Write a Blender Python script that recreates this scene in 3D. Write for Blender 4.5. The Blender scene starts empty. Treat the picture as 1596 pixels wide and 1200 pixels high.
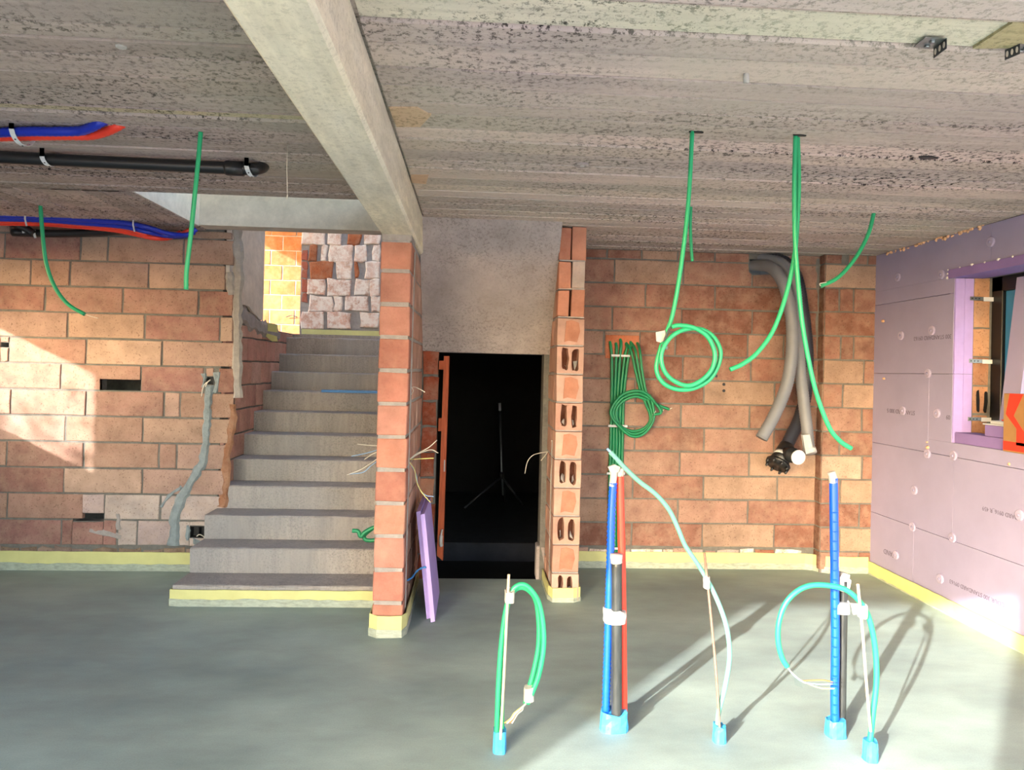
import bpy, bmesh, math, random
from mathutils import Vector
rnd = random.Random(7)
scene = bpy.context.scene
COL = scene.collection

# ------------------------------------------------------------------ camera, sky, sun, exposure
F = 1110.0; CX = 798.0; CY = 569.8; H = 1.62
YAW, PIT, ROL = 0.054, 0.006, 0.0237
fw = Vector((math.sin(YAW)*math.cos(PIT), math.cos(YAW)*math.cos(PIT), math.sin(PIT)))
r0 = Vector((math.cos(YAW), -math.sin(YAW), 0)); u0 = r0.cross(fw)
rc = r0*math.cos(ROL) + u0*math.sin(ROL); uc = u0*math.cos(ROL) - r0*math.sin(ROL)
EYE = Vector((0, 0, H))
cam_d = bpy.data.cameras.new('camera'); cam = bpy.data.objects.new('camera', cam_d); COL.objects.link(cam)
from mathutils import Matrix
cam.matrix_world = Matrix(((rc.x, uc.x, -fw.x, 0), (rc.y, uc.y, -fw.y, 0), (rc.z, uc.z, -fw.z, H), (0, 0, 0, 1)))
cam_d.sensor_fit = 'HORIZONTAL'; cam_d.sensor_width = 36; cam_d.lens = F/1596*36
cam_d.shift_y = -(600-CY)/1596; cam_d.clip_start = .05; cam_d.clip_end = 300
scene.camera = cam

SUN_DIR = Vector((.65, .76, -.307)).normalized()          # the way the light travels
world = bpy.data.worlds.new('world'); scene.world = world; world.use_nodes = True
wn = world.node_tree.nodes; wl = world.node_tree.links
bg = wn['Background']; sky = wn.new('ShaderNodeTexSky'); sky.sky_type = 'NISHITA'
sky.sun_disc = False; sky.sun_elevation = math.radians(17); sky.sun_rotation = math.atan2(-SUN_DIR.x, -SUN_DIR.y)
sky.air_density = 1.0; sky.dust_density = 2.0; sky.ozone_density = 1.0
wl.new(sky.outputs[0], bg.inputs[0]); bg.inputs[1].default_value = 1.0
sun_d = bpy.data.lights.new('sun', 'SUN'); sun = bpy.data.objects.new('sun', sun_d); COL.objects.link(sun)
sun.rotation_euler = SUN_DIR.to_track_quat('-Z', 'Y').to_euler(); sun.location = (-8, -10, 6)
sun_d.energy = 5.3; sun_d.angle = math.radians(.7); sun_d.color = (1.0, .96, .90)
vs = scene.view_settings
vs.view_transform = 'Standard'; vs.look = 'None'; vs.gamma = 1; vs.use_curve_mapping = False
vs.exposure = 1.47
scene.cycles.max_bounces = 10; scene.cycles.diffuse_bounces = 7; scene.cycles.sample_clamp_indirect = 8

# ------------------------------------------------------------------ picture measurements -> places in the room
def ray(px, py): return fw*F + rc*(px-CX) - uc*(py-CY)
def at(px, py, Y):
    d = ray(px, py); return EYE + d*(Y/d.y)
def floor_at(px, py, z=0.0):
    d = ray(px, py); return EYE + d*((z-H)/d.z)
def side_at(px, py, X):
    d = ray(px, py); return EYE + d*(X/d.x)
def X_of(px, z, Y):
    c = Vector((0, Y, z-H)); k = px-CX
    return (k*c.dot(fw) - F*c.dot(rc))/(F*rc.x - k*fw.x)
def Z_of(px, py, Y): return at(px, py, Y).z

# ------------------------------------------------------------------ materials
def lin(h):
    c = [int(h[i:i+2], 16)/255 for i in (0, 2, 4)]
    return tuple(x/12.92 if x <= .04045 else ((x+.055)/1.055)**2.4 for x in c) + (1,)
def nd(nt, t, **kw):
    n = nt.nodes.new('ShaderNode'+t)
    for k, v in kw.items(): setattr(n, k, v)
    return n
def mixc(nt, fac, a, b, mode='MIX'):
    m = nt.nodes.new('ShaderNodeMix'); m.data_type = 'RGBA'; m.blend_type = mode
    for inp, v in ((m.inputs[0], fac), (m.inputs[6], a), (m.inputs[7], b)):
        if hasattr(v, 'links'): nt.links.new(v, inp)
        else: inp.default_value = v
    return m.outputs[2]
def ramp(nt, fac, stops):
    r = nt.nodes.new('ShaderNodeValToRGB'); e = r.color_ramp.elements
    while len(e) < len(stops): e.new(.5)
    for el, (p, c) in zip(e, stops):
        el.position = p; el.color = c if len(c) == 4 else tuple(c)+(1,)
    nt.links.new(fac, r.inputs[0]); return r.outputs[0]
def g(v): return (v, v, v, 1)
def noise(nt, vec, scale, detail=4, rough=.6, stretch=None):
    if stretch:
        mp = nd(nt, 'Mapping'); mp.inputs['Scale'].default_value = stretch; nt.links.new(vec, mp.inputs[0]); vec = mp.outputs[0]
    n = nd(nt, 'TexNoise'); n.inputs['Scale'].default_value = scale; n.inputs['Detail'].default_value = detail
    n.inputs['Roughness'].default_value = rough; nt.links.new(vec, n.inputs['Vector']); return n.outputs['Fac']
def base(name, rough=.85, metal=0, spec=.3):
    m = bpy.data.materials.new(name); m.use_nodes = True; nt = m.node_tree
    b = nt.nodes['Principled BSDF']; b.inputs['Roughness'].default_value = rough; b.inputs['Metallic'].default_value = metal
    b.inputs['Specular IOR Level'].default_value = spec
    pos = nd(nt, 'NewGeometry').outputs['Position']
    return m, nt, b, pos
def bump(nt, b, h, strength, dist=.01):
    bp = nd(nt, 'Bump'); bp.inputs['Strength'].default_value = strength; bp.inputs['Distance'].default_value = dist
    nt.links.new(h, bp.inputs['Height']); nt.links.new(bp.outputs[0], b.inputs['Normal'])
def plain(name, hexc, rough=.6, var=.18, scale=14, metal=0, bmp=0, bscale=60, spec=.35, stretch=None):
    m, nt, b, pos = base(name, rough, metal, spec)
    c = lin(hexc)
    n = noise(nt, pos, scale, 4, .6, stretch)
    v = ramp(nt, n, [(.3, g(1-var)), (.7, g(1+var*.5))])
    nt.links.new(mixc(nt, 1.0, c, v, 'MULTIPLY'), b.inputs['Base Color'])
    if bmp: bump(nt, b, noise(nt, pos, bscale, 3, .6, stretch), bmp)
    return m
def brick_mat(name, pale='d8c0a8', pale_amt=.35, pits=.35, white=None, bmp=.35):
    m, nt, b, pos = base(name, .92, 0, .15)
    oi = nd(nt, 'ObjectInfo'); col = oi.outputs['Color']
    va = nd(nt, 'VectorMath', operation='MULTIPLY_ADD'); va.inputs[1].default_value = (1, 1, 1)
    cmb = nd(nt, 'CombineXYZ'); mu = nd(nt, 'Math', operation='MULTIPLY'); mu.inputs[1].default_value = 40
    nt.links.new(oi.outputs['Random'], mu.inputs[0]); nt.links.new(mu.outputs[0], cmb.inputs[0]); nt.links.new(mu.outputs[0], cmb.inputs[2])
    nt.links.new(pos, va.inputs[0]); nt.links.new(cmb.outputs[0], va.inputs[2]); p = va.outputs[0]
    n1 = noise(nt, p, 5, 5, .6)
    c = mixc(nt, 1.0, col, ramp(nt, n1, [(.3, g(.70)), (.68, g(1.15))]), 'MULTIPLY')
    n2 = noise(nt, p, 9, 6, .7)
    c = mixc(nt, ramp(nt, n2, [(.42, g(0)), (.8, g(pale_amt))]), c, lin(pale))
    n3 = noise(nt, p, 75, 3, .6)
    c = mixc(nt, ramp(nt, n3, [(.30, g(pits)), (.42, g(0))]), c, (.06, .03, .02, 1))
    if white:
        n4 = noise(nt, p, 12, 6, .75)
        c = mixc(nt, ramp(nt, n4, [(.40, g(0)), (.56, g(.85))]), c, lin(white))
    nt.links.new(c, b.inputs['Base Color'])
    mx = nd(nt, 'Math', operation='MULTIPLY_ADD'); mx.inputs[1].default_value = .5
    nt.links.new(n3, mx.inputs[0]); nt.links.new(n2, mx.inputs[2]); bump(nt, b, mx.outputs[0], bmp, .008)
    return m
def concrete(name, c1, c2, dark, stretch=(1, 1, 1), pit=.5, rough=.95, use_obj=False, pscale=95, bmp=.5, stain=None):
    m, nt, b, pos = base(name, rough, 0, .15)
    n1 = noise(nt, pos, 1.3, 5, .65, stretch)
    c = mixc(nt, ramp(nt, n1, [(.35, g(0)), (.65, g(1))]), lin(c1), lin(c2))
    st = tuple(s*s if s > 1 else s for s in stretch)
    n2 = noise(nt, pos, 6, 5, .7, st)
    c = mixc(nt, 1.0, c, ramp(nt, n2, [(.3, g(.80)), (.7, g(1.12))]), 'MULTIPLY')
    n3 = noise(nt, pos, pscale*.55, 6, .8)
    n4 = noise(nt, pos, 2.2, 4, .6, stretch)
    a = ramp(nt, n3, [(.425, g(1)), (.485, g(0))]); k = ramp(nt, n4, [(.36, g(0.18)), (.6, g(1))])
    f = mixc(nt, 1.0, a, k, 'MULTIPLY'); f2 = mixc(nt, 1.0, f, g(pit), 'MULTIPLY')
    c = mixc(nt, f2, c, lin(dark))
    if stain:
        n5 = noise(nt, pos, .55, 3, .5)
        c = mixc(nt, ramp(nt, n5, [(.42, g(0)), (.62, g(.55))]), c, lin(stain))
    if use_obj: c = mixc(nt, 1.0, c, nd(nt, 'ObjectInfo').outputs['Color'], 'MULTIPLY')
    nt.links.new(c, b.inputs['Base Color'])
    mx = nd(nt, 'Math', operation='MULTIPLY_ADD'); mx.inputs[1].default_value = .8
    nt.links.new(n3, mx.inputs[0]); nt.links.new(n2, mx.inputs[2]); bump(nt, b, mx.outputs[0], bmp, .008)
    return m

M = {}
M['brick'] = brick_mat('terracotta block', 'b39a86', .5, .5)
M['orange_block'] = brick_mat('orange hollow block', 'c99a86', .35, .12, bmp=.2)
M['old_brick'] = brick_mat('old whitewashed brick', 'c9ad97', .5, .3, white='ece2d6', bmp=.7)
M['mortar'] = plain('cement mortar', '6f6d68', .95, .25, 20, bmp=.5, bscale=120)
M['mortar_pale'] = plain('pale mortar', '9c9692', .95, .2, 20, bmp=.4, bscale=120)
M['mortar_blue'] = plain('fresh repair mortar', '858f92', .95, .22, 16, bmp=.7, bscale=60)
M['ceiling'] = concrete('board-marked ceiling concrete', 'cdbbb6', 'b5a8a5', '221e20', (.35, 2.2, 1), 1.0, use_obj=True, stain='bdb6a8', pscale=75)
M['soffit'] = concrete('soffit concrete', 'bdb2b0', '9c9391', '3c3634', (1, 1, 1), .55, stain='8e8580')
M['beam'] = concrete('smooth beam concrete', 'e2d8c0', 'cdc8ba', '6a6253', (1.5, .4, 1.5), .25, bmp=.25)
M['plaster'] = concrete('pale plaster', 'd8cdbe', 'cabfb2', '9c948a', (1, 1, 1), .15, bmp=.15)
M['slab'] = concrete('slab concrete', 'a9a09a', '8f8883', '443f3c', (1, 1, 1), .4)
M['step'] = concrete('stair concrete', 'b5aaa0', '989089', '46403d', (2.2, 2.2, .5), .5, stain='8d9096', pscale=130)
def floor_mat():
    m, nt, b, pos = base('troweled cement screed', .62, 0, .35)
    n1 = noise(nt, pos, .75, 4, .6, (1, 1.6, 1)); n2 = noise(nt, pos, 3.0, 6, .7, (.7, 1.5, 1)); n3 = noise(nt, pos, 140, 2, .5)
    c = mixc(nt, ramp(nt, n1, [(.34, g(0)), (.66, g(1))]), lin('7f8e8c'), lin('9dada6'))
    c = mixc(nt, 1.0, c, ramp(nt, n2, [(.3, g(.82)), (.7, g(1.1))]), 'MULTIPLY')
    c = mixc(nt, 1.0, c, ramp(nt, n3, [(.3, g(.93)), (.7, g(1.04))]), 'MULTIPLY')
    nt.links.new(c, b.inputs['Base Color'])
    nt.links.new(ramp(nt, n2, [(.3, g(.5)), (.7, g(.75))]), b.inputs['Roughness'])
    bump(nt, b, n2, .08, .01); return m
M['floor'] = floor_mat()
M['dark'] = plain('soot-dark render', '141417', .9, .3, 5)  # near-black carries the unlit room's shade in its colour
M['dark_step'] = plain('dark concrete', '2a2c33', .9, .3, 5)  # concrete darkened by the same unlit-room shade
M['foam_purple'] = plain('lilac insulation foam', '9993b2', .75, .07, 3, bmp=.06, bscale=200)
M['foam_purple_deep'] = plain('violet insulation foam', '8670a8', .75, .1, 4, bmp=.08, bscale=200)
M['foam_cut'] = plain('cut lilac foam edge', 'a793d0', .8, .08, 8, bmp=.1, bscale=150)
M['anchor'] = plain('lilac plastic anchor', 'a9a0bc', .5, .12, 20)
M['print'] = plain('grey ink', '6b6478', .9, .1)
M['pufoam'] = plain('expanding foam', 'e0b48e', .9, .15, 30, bmp=.6, bscale=50)
M['sealant'] = plain('white sealant', 'e6e2dc', .8, .1, 30, bmp=.4, bscale=60)
M['strip'] = plain('yellow edge foam', 'c9c788', .65, .08, 9, bmp=.06, bscale=40)
M['skirt'] = plain('film skirt with cement splashes', 'a3ab9c', .45, .28, 22, bmp=.35, bscale=45, stretch=(1, 1, 3))
M['green'] = plain('mint green conduit', '22a06c', .42, .05, 8, spec=.5)
M['green_dark'] = plain('deep green conduit', '0f7d50', .45, .08, 8, spec=.5)  # same conduit as the mint one, shade put into its colour
M['green_pale'] = plain('dusty pale green conduit', '639f92', .6, .12, 12, spec=.3)
M['blue'] = plain('blue corrugated pipe', '0b4fd0', .35, .1, 20, spec=.5)
M['navy'] = plain('deep blue pipe sleeve', '1a2fa8', .4, .1, 20, spec=.5)
M['red'] = plain('red pipe sleeve', 'e5402e', .38, .1, 20, spec=.5)
M['foil'] = plain('grey film wrapped pipe', '2f3334', .35, .45, 26, bmp=.35, bscale=35, spec=.5, stretch=(1, 1, .25))
M['tape_white'] = plain('white masking tape', 'aeaba7', .6, .12, 25, bmp=.35, bscale=40)
M['tape_grey'] = plain('silver grey tape', 'aeb1b4', .4, .15, 25, bmp=.3, bscale=40)
M['tape_blue'] = plain('blue tape with cement splashes', '3a93c4', .5, .3, 28, bmp=.4, bscale=40)
M['black_pipe'] = plain('black plastic pipe', '1a1b1e', .4, .2, 12, spec=.5)
M['grey_duct'] = plain('grey corrugated duct', '75787f', .5, .08, 12, spec=.4)
M['black_duct'] = plain('black corrugated duct', '2a2d38', .45, .15, 12, spec=.4)
M['white_plastic'] = plain('white plastic', 'c6cace', .4, .05, 12)
M['steel'] = plain('galvanised steel', '8f9496', .35, .2, 40, metal=.8)
M['steel_dark'] = plain('dark steel bracket', '4a4c50', .45, .2, 40, metal=.5)
M['rust'] = plain('rusty rod', '8a6a5c', .8, .3, 60, bmp=.3, bscale=200)
M['wood_pale'] = plain('pale wood rod', 'cbb39a', .8, .15, 20, stretch=(8, 8, .5))
M['wood_orange'] = plain('orange stained timber', 'b0542c', .6, .3, 14, stretch=(8, 8, .6), bmp=.2, bscale=30)
M['wire_white'] = plain('bare white wire', 'ccc6ba', .5, .1)
M['wire_brown'] = plain('brown wire', 'a06a42', .5, .1)
M['wire_yellow'] = plain('yellow green wire', 'c9c27a', .5, .1)
M['wire_blue'] = plain('pale blue wire', '7fa0c8', .5, .1)
M['frame'] = plain('anthracite window frame', '0c0f14', .4, .1, 10, spec=.5)
M['cardboard'] = plain('brown cardboard', '9c7448', .85, .12, 10)
M['box_red'] = plain('red cardboard print', 'c43a28', .7, .08, 10)
M['mesh_blue'] = plain('blue plastic strap', '3f7fc0', .5, .15, 30)
M['lawn'] = plain('lawn', '7f9a5a', .95, .3, 3, bmp=.5, bscale=30)
M['yard'] = plain('pale gravel yard', 'b4b2ae', .95, .2, 3)  # unseen ground added to bounce sunlight up to the ceiling
M['leaf'] = plain('hedge leaves', '4f7a3a', .8, .3, 6)
M['bark'] = plain('bark', '5a4a3a', .9, .3, 10)
mg = bpy.data.materials.new('window glass'); mg.use_nodes = True
_b = mg.node_tree.nodes['Principled BSDF']; _b.inputs['Base Color'].default_value = (.9, .97, .97, 1); _b.inputs['Roughness'].default_value = 0
_b.inputs['Transmission Weight'].default_value = 1; _b.inputs['IOR'].default_value = 1.01
M['glass'] = mg
M['sash'] = plain('teal blue sash film', '2f7ea6', .35, .1, 10, spec=.5)  # one even teal blue on all sash bars

# ------------------------------------------------------------------ mesh helpers
class MB:
    def __init__(s): s.v = []; s.f = []; s.sm = []
    def add(s, vs, fs, smooth=False):
        o = len(s.v); s.v += [Vector(p) for p in vs]; s.f += [tuple(i+o for i in f) for f in fs]; s.sm += [smooth]*len(fs)
    def box(s, a, b, c=0.0, jit=0.0):
        x0, y0, z0 = a; x1, y1, z1 = b
        if c <= 0:
            s.add([(x0,y0,z0),(x1,y0,z0),(x1,y1,z0),(x0,y1,z0),(x0,y0,z1),(x1,y0,z1),(x1,y1,z1),(x0,y1,z1)],
                  [(0,3,2,1),(4,5,6,7),(0,1,5,4),(1,2,6,5),(2,3,7,6),(3,0,4,7)]); return
        P = {}; vs = []
        lo = (x0, y0, z0); hi = (x1, y1, z1)
        for sx in (0,1):
            for sy in (0,1):
                for sz in (0,1):
                    sg = (sx, sy, sz); j = [rnd.uniform(-jit, jit) for _ in range(3)]
                    for ax in range(3):
                        p = []
                        for k in range(3):
                            e = hi[k] if sg[k] else lo[k]
                            if k != ax: e += -c if sg[k] else c
                            p.append(e+j[k])
                        P[(sg, ax)] = len(vs); vs.append(p)
        fs = []
        for ax in range(3):
            a1, a2 = (ax+1) % 3, (ax+2) % 3
            for sd in (0,1):
                q = []
                for (i, k) in ((0,0),(1,0),(1,1),(0,1)):
                    sg = [0]*3; sg[ax] = sd; sg[a1] = i; sg[a2] = k; q.append(P[(tuple(sg), ax)])
                fs.append(tuple(q if sd else q[::-1]))
        for ax in range(3):
            a1, a2 = (ax+1) % 3, (ax+2) % 3
            for i in (0,1):
                for k in (0,1):
                    s0 = [0]*3; s0[a1] = i; s0[a2] = k; s1 = list(s0); s1[ax] = 1
                    fs.append((P[(tuple(s0), a1)], P[(tuple(s1), a1)], P[(tuple(s1), a2)], P[(tuple(s0), a2)]))
        for sx in (0,1):
            for sy in (0,1):
                for sz in (0,1): fs.append(tuple(P[((sx, sy, sz), a)] for a in range(3)))
        s.add(vs, fs)
    def prism(s, pts, off):                                   # closed outline pushed along a vector
        n = len(pts); off = Vector(off); vs = [Vector(p) for p in pts] + [Vector(p)+off for p in pts]
        s.add(vs, [tuple(range(n))[::-1], tuple(range(n, 2*n))] + [(i, (i+1) % n, n+(i+1) % n, n+i) for i in range(n)])
    def tube(s, pts, r, n=8, cap=True, rib=None):
        pts = [Vector(p) for p in pts]; m = len(pts)
        t = [(pts[min(i+1, m-1)]-pts[max(i-1, 0)]).normalized() for i in range(m)]
        a = t[0].orthogonal().normalized(); vs = []
        for i in range(m):
            a = (a - t[i]*a.dot(t[i])).normalized(); b = t[i].cross(a)
            rr = r[i] if isinstance(r, (list, tuple)) else r
            if rib: rr *= 1+(rib if i % 2 else -rib)
            for k in range(n):
                th = 2*math.pi*k/n; vs.append(pts[i]+(a*math.cos(th)+b*math.sin(th))*rr)
        fs = [(i*n+k, i*n+(k+1) % n, (i+1)*n+(k+1) % n, (i+1)*n+k) for i in range(m-1) for k in range(n)]
        if cap: fs += [tuple(range(n))[::-1], tuple(range((m-1)*n, m*n))]
        s.add(vs, fs, True)
    def disc(s, c, nrm, r, h, n=14, dome=0):                 # short cylinder along nrm
        nrm = Vector(nrm).normalized(); c = Vector(c)
        pr = [(r, 0), (r, h*.7), (r*.82, h)] + ([(r*.35, h+dome)] if dome else [])
        a = nrm.orthogonal().normalized(); b = nrm.cross(a); vs = []
        for (q, z) in pr:
            for k in range(n):
                th = 2*math.pi*k/n; vs.append(c+nrm*z+(a*math.cos(th)+b*math.sin(th))*q)
        m = len(pr)
        s.add(vs, [(i*n+k, i*n+(k+1) % n, (i+1)*n+(k+1) % n, (i+1)*n+k) for i in range(m-1) for k in range(n)] + [tuple(range((m-1)*n, m*n)), tuple(range(n))[::-1]], False)
    def build(s, name, mat, parent=None, color=None):
        me = bpy.data.meshes.new(name)
        xs = [p.x for p in s.v]; ys = [p.y for p in s.v]; zs = [p.z for p in s.v]
        c = Vector(((min(xs)+max(xs))/2, (min(ys)+max(ys))/2, (min(zs)+max(zs))/2))
        if parent is None: c.z = min(zs)
        me.from_pydata([p-c for p in s.v], [], s.f); me.polygons.foreach_set('use_smooth', s.sm); me.update()
        bm = bmesh.new(); bm.from_mesh(me); bmesh.ops.recalc_face_normals(bm, faces=bm.faces); bm.to_mesh(me); bm.free()
        me.materials.append(M[mat] if isinstance(mat, str) else mat)
        o = bpy.data.objects.new(name, me); COL.objects.link(o)
        if parent: o.parent = parent; o.location = c - world_loc(parent)
        else: o.location = c
        if color: o.color = tuple(color)[:3]+(1,)
        return o
def world_loc(o):
    p = Vector(o.location)
    while o.parent: o = o.parent; p = p+Vector(o.location)
    return p
def tag(o, label, cat=None, group=None, kind=None):
    o['label'] = label
    if cat: o['category'] = cat
    if group: o['group'] = group
    if kind: o['kind'] = kind
    return o
def thing(name, loc, label, cat, group=None):
    o = bpy.data.objects.new(name, None); COL.objects.link(o); o.location = loc; o.empty_display_size = .1
    return tag(o, label, cat, group)
def struct(name, mb, mat, label, cat, color=None): return tag(mb.build(name, mat, None, color), label, cat, None, 'structure')
def spline(pts, k=8):
    P = [Vector(p) for p in pts]; P = [P[0]*2-P[1]] + P + [P[-1]*2-P[-2]]; out = []
    for i in range(1, len(P)-2):
        for j in range(k):
            t = j/k; a, b, c, d = P[i-1:i+3]
            out.append(.5*((2*b)+(c-a)*t+(2*a-5*b+4*c-d)*t*t+(3*b-3*c+d-a)*t**3))
    out.append(P[-2]); return out
def resample(pts, step):
    out = [pts[0]]; acc = 0
    for a, b in zip(pts, pts[1:]):
        L = (b-a).length
        if L < 1e-9: continue
        p = step-acc
        while p <= L: out.append(a.lerp(b, p/L)); p += step
        acc = (acc+L) % step
    if (out[-1]-pts[-1]).length > 1e-4: out.append(pts[-1])
    return out
def path(px, Y, k=8): return spline([at(p[0], p[1], p[2] if len(p) > 2 else Y) for p in px], k)

# ------------------------------------------------------------------ the setting: ground, floor, ceiling, walls
ZC = 2.65; YB = 5.87; YL = 5.67; XR = 3.33; YP = 5.77
def boxes(*bs):
    m = MB()
    for a, b in bs: m.box(a, b)
    return m
struct('ground_yard', boxes(((-40, -45, -.4), (40, -1.3, -.16))), 'yard', 'pale gravel yard outside the patio openings', 'ground')  # unseen, added as a pale reflector for the interior
struct('ground_lawn', boxes(((3.95, -1.3, -.4), (40, 40, -.1))), 'lawn', 'green lawn outside the right window', 'ground')
struct('floor', boxes(((-4.6, -1.3, -.2), (3.35, 5.52, 0)), ((-4.6, 5.52, -.2), (-.575, 5.9, 0)), ((.7, 5.52, -.2), (3.35, 5.9, 0))),
       'floor', 'grey green troweled cement screed floor of the room', 'floor')
# ceiling slab, with the stairwell opening left of the beam
ceil = struct('ceiling', boxes(((-4.8, -1.3, 2.662), (-2.1, 5.9, 2.9)), ((-2.1, -1.3, 2.662), (3.6, 4.45, 2.9)), ((-.53, 4.45, 2.662), (3.6, 6.0, 2.9))),
              'ceiling', 'rough board-marked concrete ceiling with pitted surface', 'ceiling', (.9, .9, .9))
def strips(x0, x1, y0, y1, along='x', specials=(), dim=1.0):
    y = y0 if along == 'x' else x0; end = y1 if along == 'x' else x1
    sp = sorted(specials)
    while y < end-.01:
        w = rnd.uniform(.10, .19); col = None
        nxt = [s for s in sp if s[0] > y-.001]
        if nxt and abs(nxt[0][0]-y) < .002: w = nxt[0][1]-y; col = nxt[0][2]
        elif nxt and y+w > nxt[0][0]: w = nxt[0][0]-y
        e = min(y+w, end)
        if col is None:
            v = dim*rnd.uniform(.82, 1.08); col = (v*rnd.uniform(.98, 1.03), v, v*rnd.uniform(.96, 1.02)); drop = rnd.uniform(0, .006)
        else: drop = -.004
        m = MB(); z0 = ZC-drop
        n = 10; L0, L1 = (x0, x1) if along == 'x' else (y0, y1); vs = []; fs = []
        for i in range(n+1):                                   # slightly ragged long edges, as the boards left them
            t = L0+(L1-L0)*i/n; a = y+rnd.uniform(0, .006); b = e-rnd.uniform(0, .006)
            for (w_, z) in ((a, 2.666), (a+.004, z0), (b-.004, z0), (b, 2.666)):
                vs.append((t, w_, z) if along == 'x' else (w_, t, z))
        for i in range(n):
            for k in range(3): fs.append((4*i+k, 4*i+k+1, 4*i+k+5, 4*i+k+4))
        m.add(vs, fs); m.build('board_imprint', 'ceiling', ceil, col); y = e
GREEN = (.92, 1.02, .90)
strips(-.36, 3.36, -1.0, 6.0, 'x', [(1.96, 2.125, (1.12, 1.25, 1.12))])
strips(-4.6, -.53, -1.0, 4.45, 'x', [(2.97, 3.05, (.98, 1.0, .76)), (4.2, 4.32, (.85, .83, .8))], dim=.84)
strips(-4.6, -2.1, 4.45, 5.67, 'y', dim=.95)
m = MB(); a = at(1524, 76, 2); P = [ceil_p for ceil_p in ()]
def ceil_at(px, py, z=ZC): return floor_at(px, py, z)
m.prism([ceil_at(1516, 76, 2.645), ceil_at(1578, 36, 2.645), ceil_at(1660, 40, 2.645), ceil_at(1650, 74, 2.645)], (0, 0, .012)); m.build('smooth_patch', 'ceiling', ceil, (.75, .76, .5))
m = MB(); m.prism([ceil_at(606, 168, 2.641), ceil_at(650, 168, 2.641), ceil_at(672, 180, 2.641), ceil_at(655, 198, 2.641), ceil_at(618, 198, 2.641)], (0, 0, .01)); m.build('stain_patch', 'ceiling', ceil, (1.0, .86, .66))
m = MB(); m.prism([ceil_at(640, 273, 2.641), ceil_at(668, 273, 2.641), ceil_at(664, 287, 2.641), ceil_at(641, 285, 2.641)], (0, 0, .01)); m.build('stain_patch', 'ceiling', ceil, (1.02, .82, .64))
for (px, py, s) in ((1446, 247, 1), (1085, 207, .6), (1246, 212, .6)):
    m = MB(); p = ceil_at(px, py, 2.642); pts = []
    for k in range(9):
        th = 2*math.pi*k/9; q = rnd.uniform(.6, 1.2); pts.append(p+Vector((math.cos(th)*.05*q*s, math.sin(th)*.018*q*s, 0)))
    m.prism(pts, (0, 0, .01)); m.build('broken_hole', 'black_pipe', ceil)

# beam
m = MB(); m.box((-.575, -1.2, 2.418), (-.375, 5.55, 2.665), .012, .004)
beam = struct('trim_beam', m, 'beam', 'long pale concrete beam running overhead to the left brick pier', 'beam')
# stairwell: white edge wall, unseen upper walls and roof shaped for the daylight
struct('trim_stairwell', boxes(((-2.16, 5.5, 2.66), (-.5, 5.67, 5.0))), 'plaster', 'smooth white upper wall edge above the stair opening', 'wall')
struct('trim_opening', boxes(((-2.12, 4.44, 2.652), (-2.095, 5.5, 2.93))), 'plaster', 'pale plastered left edge of the stair opening in the ceiling', 'wall')
struct('wall_side_upper', boxes(((-4.5, 5.82, 1.95), (-4.4, 7.2, 5.0)), ((-4.5, 8.6, 1.95), (-4.4, 9.9, 5.0)), ((-4.5, 7.2, 1.95), (-4.4, 8.6, 2.5)), ((-4.5, 7.2, 4.0), (-4.4, 8.6, 5.0))), 'plaster', 'upper side wall with the window that lets the sun onto the orange blocks', 'wall')  # unseen wall added to cut down sun and sky on the landing
struct('wall_upper', boxes(((-4.35, 5.67, 2.9), (-1.93, 5.8, 5.0)), ((-2.4, -1.3, 2.9), (3.6, -1.2, 5.0)), ((-2.4, -1.2, 2.9), (-2.2, 5.6, 5.0)),
                           ((-.5, 5.55, 2.9), (-.3, 8.6, 5.0)), ((-.56, 5.75, 2.3), (-.4, 8.5, 5.0))), 'plaster', 'plain plastered walls of the upper stairwell', 'wall')  # unseen walls, sized to hold sun off the landing and let skylight in
struct('ceiling_upper', boxes(((-2.5, -1.3, 5.0), (3.6, 5.8, 5.2)), ((-4.5, 5.8, 5.0), (-1.9, 10.2, 5.2)), ((-1.9, 8.4, 5.0), (0, 10.2, 5.2)), ((-.6, 5.8, 5.0), (0, 8.4, 5.2))), 'slab', 'concrete roof slab high over the stairwell', 'ceiling')  # unseen roof added to limit skylight, gap left to brighten the stairs
struct('floor_landing', boxes(((-4.4, 5.775, 1.78), (-1.95, 9.9, 1.95)), ((-1.95, 7.72, 1.78), (-.575, 8.5, 1.95))), 'step', 'concrete landing at the head of the stairs', 'floor')

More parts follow.
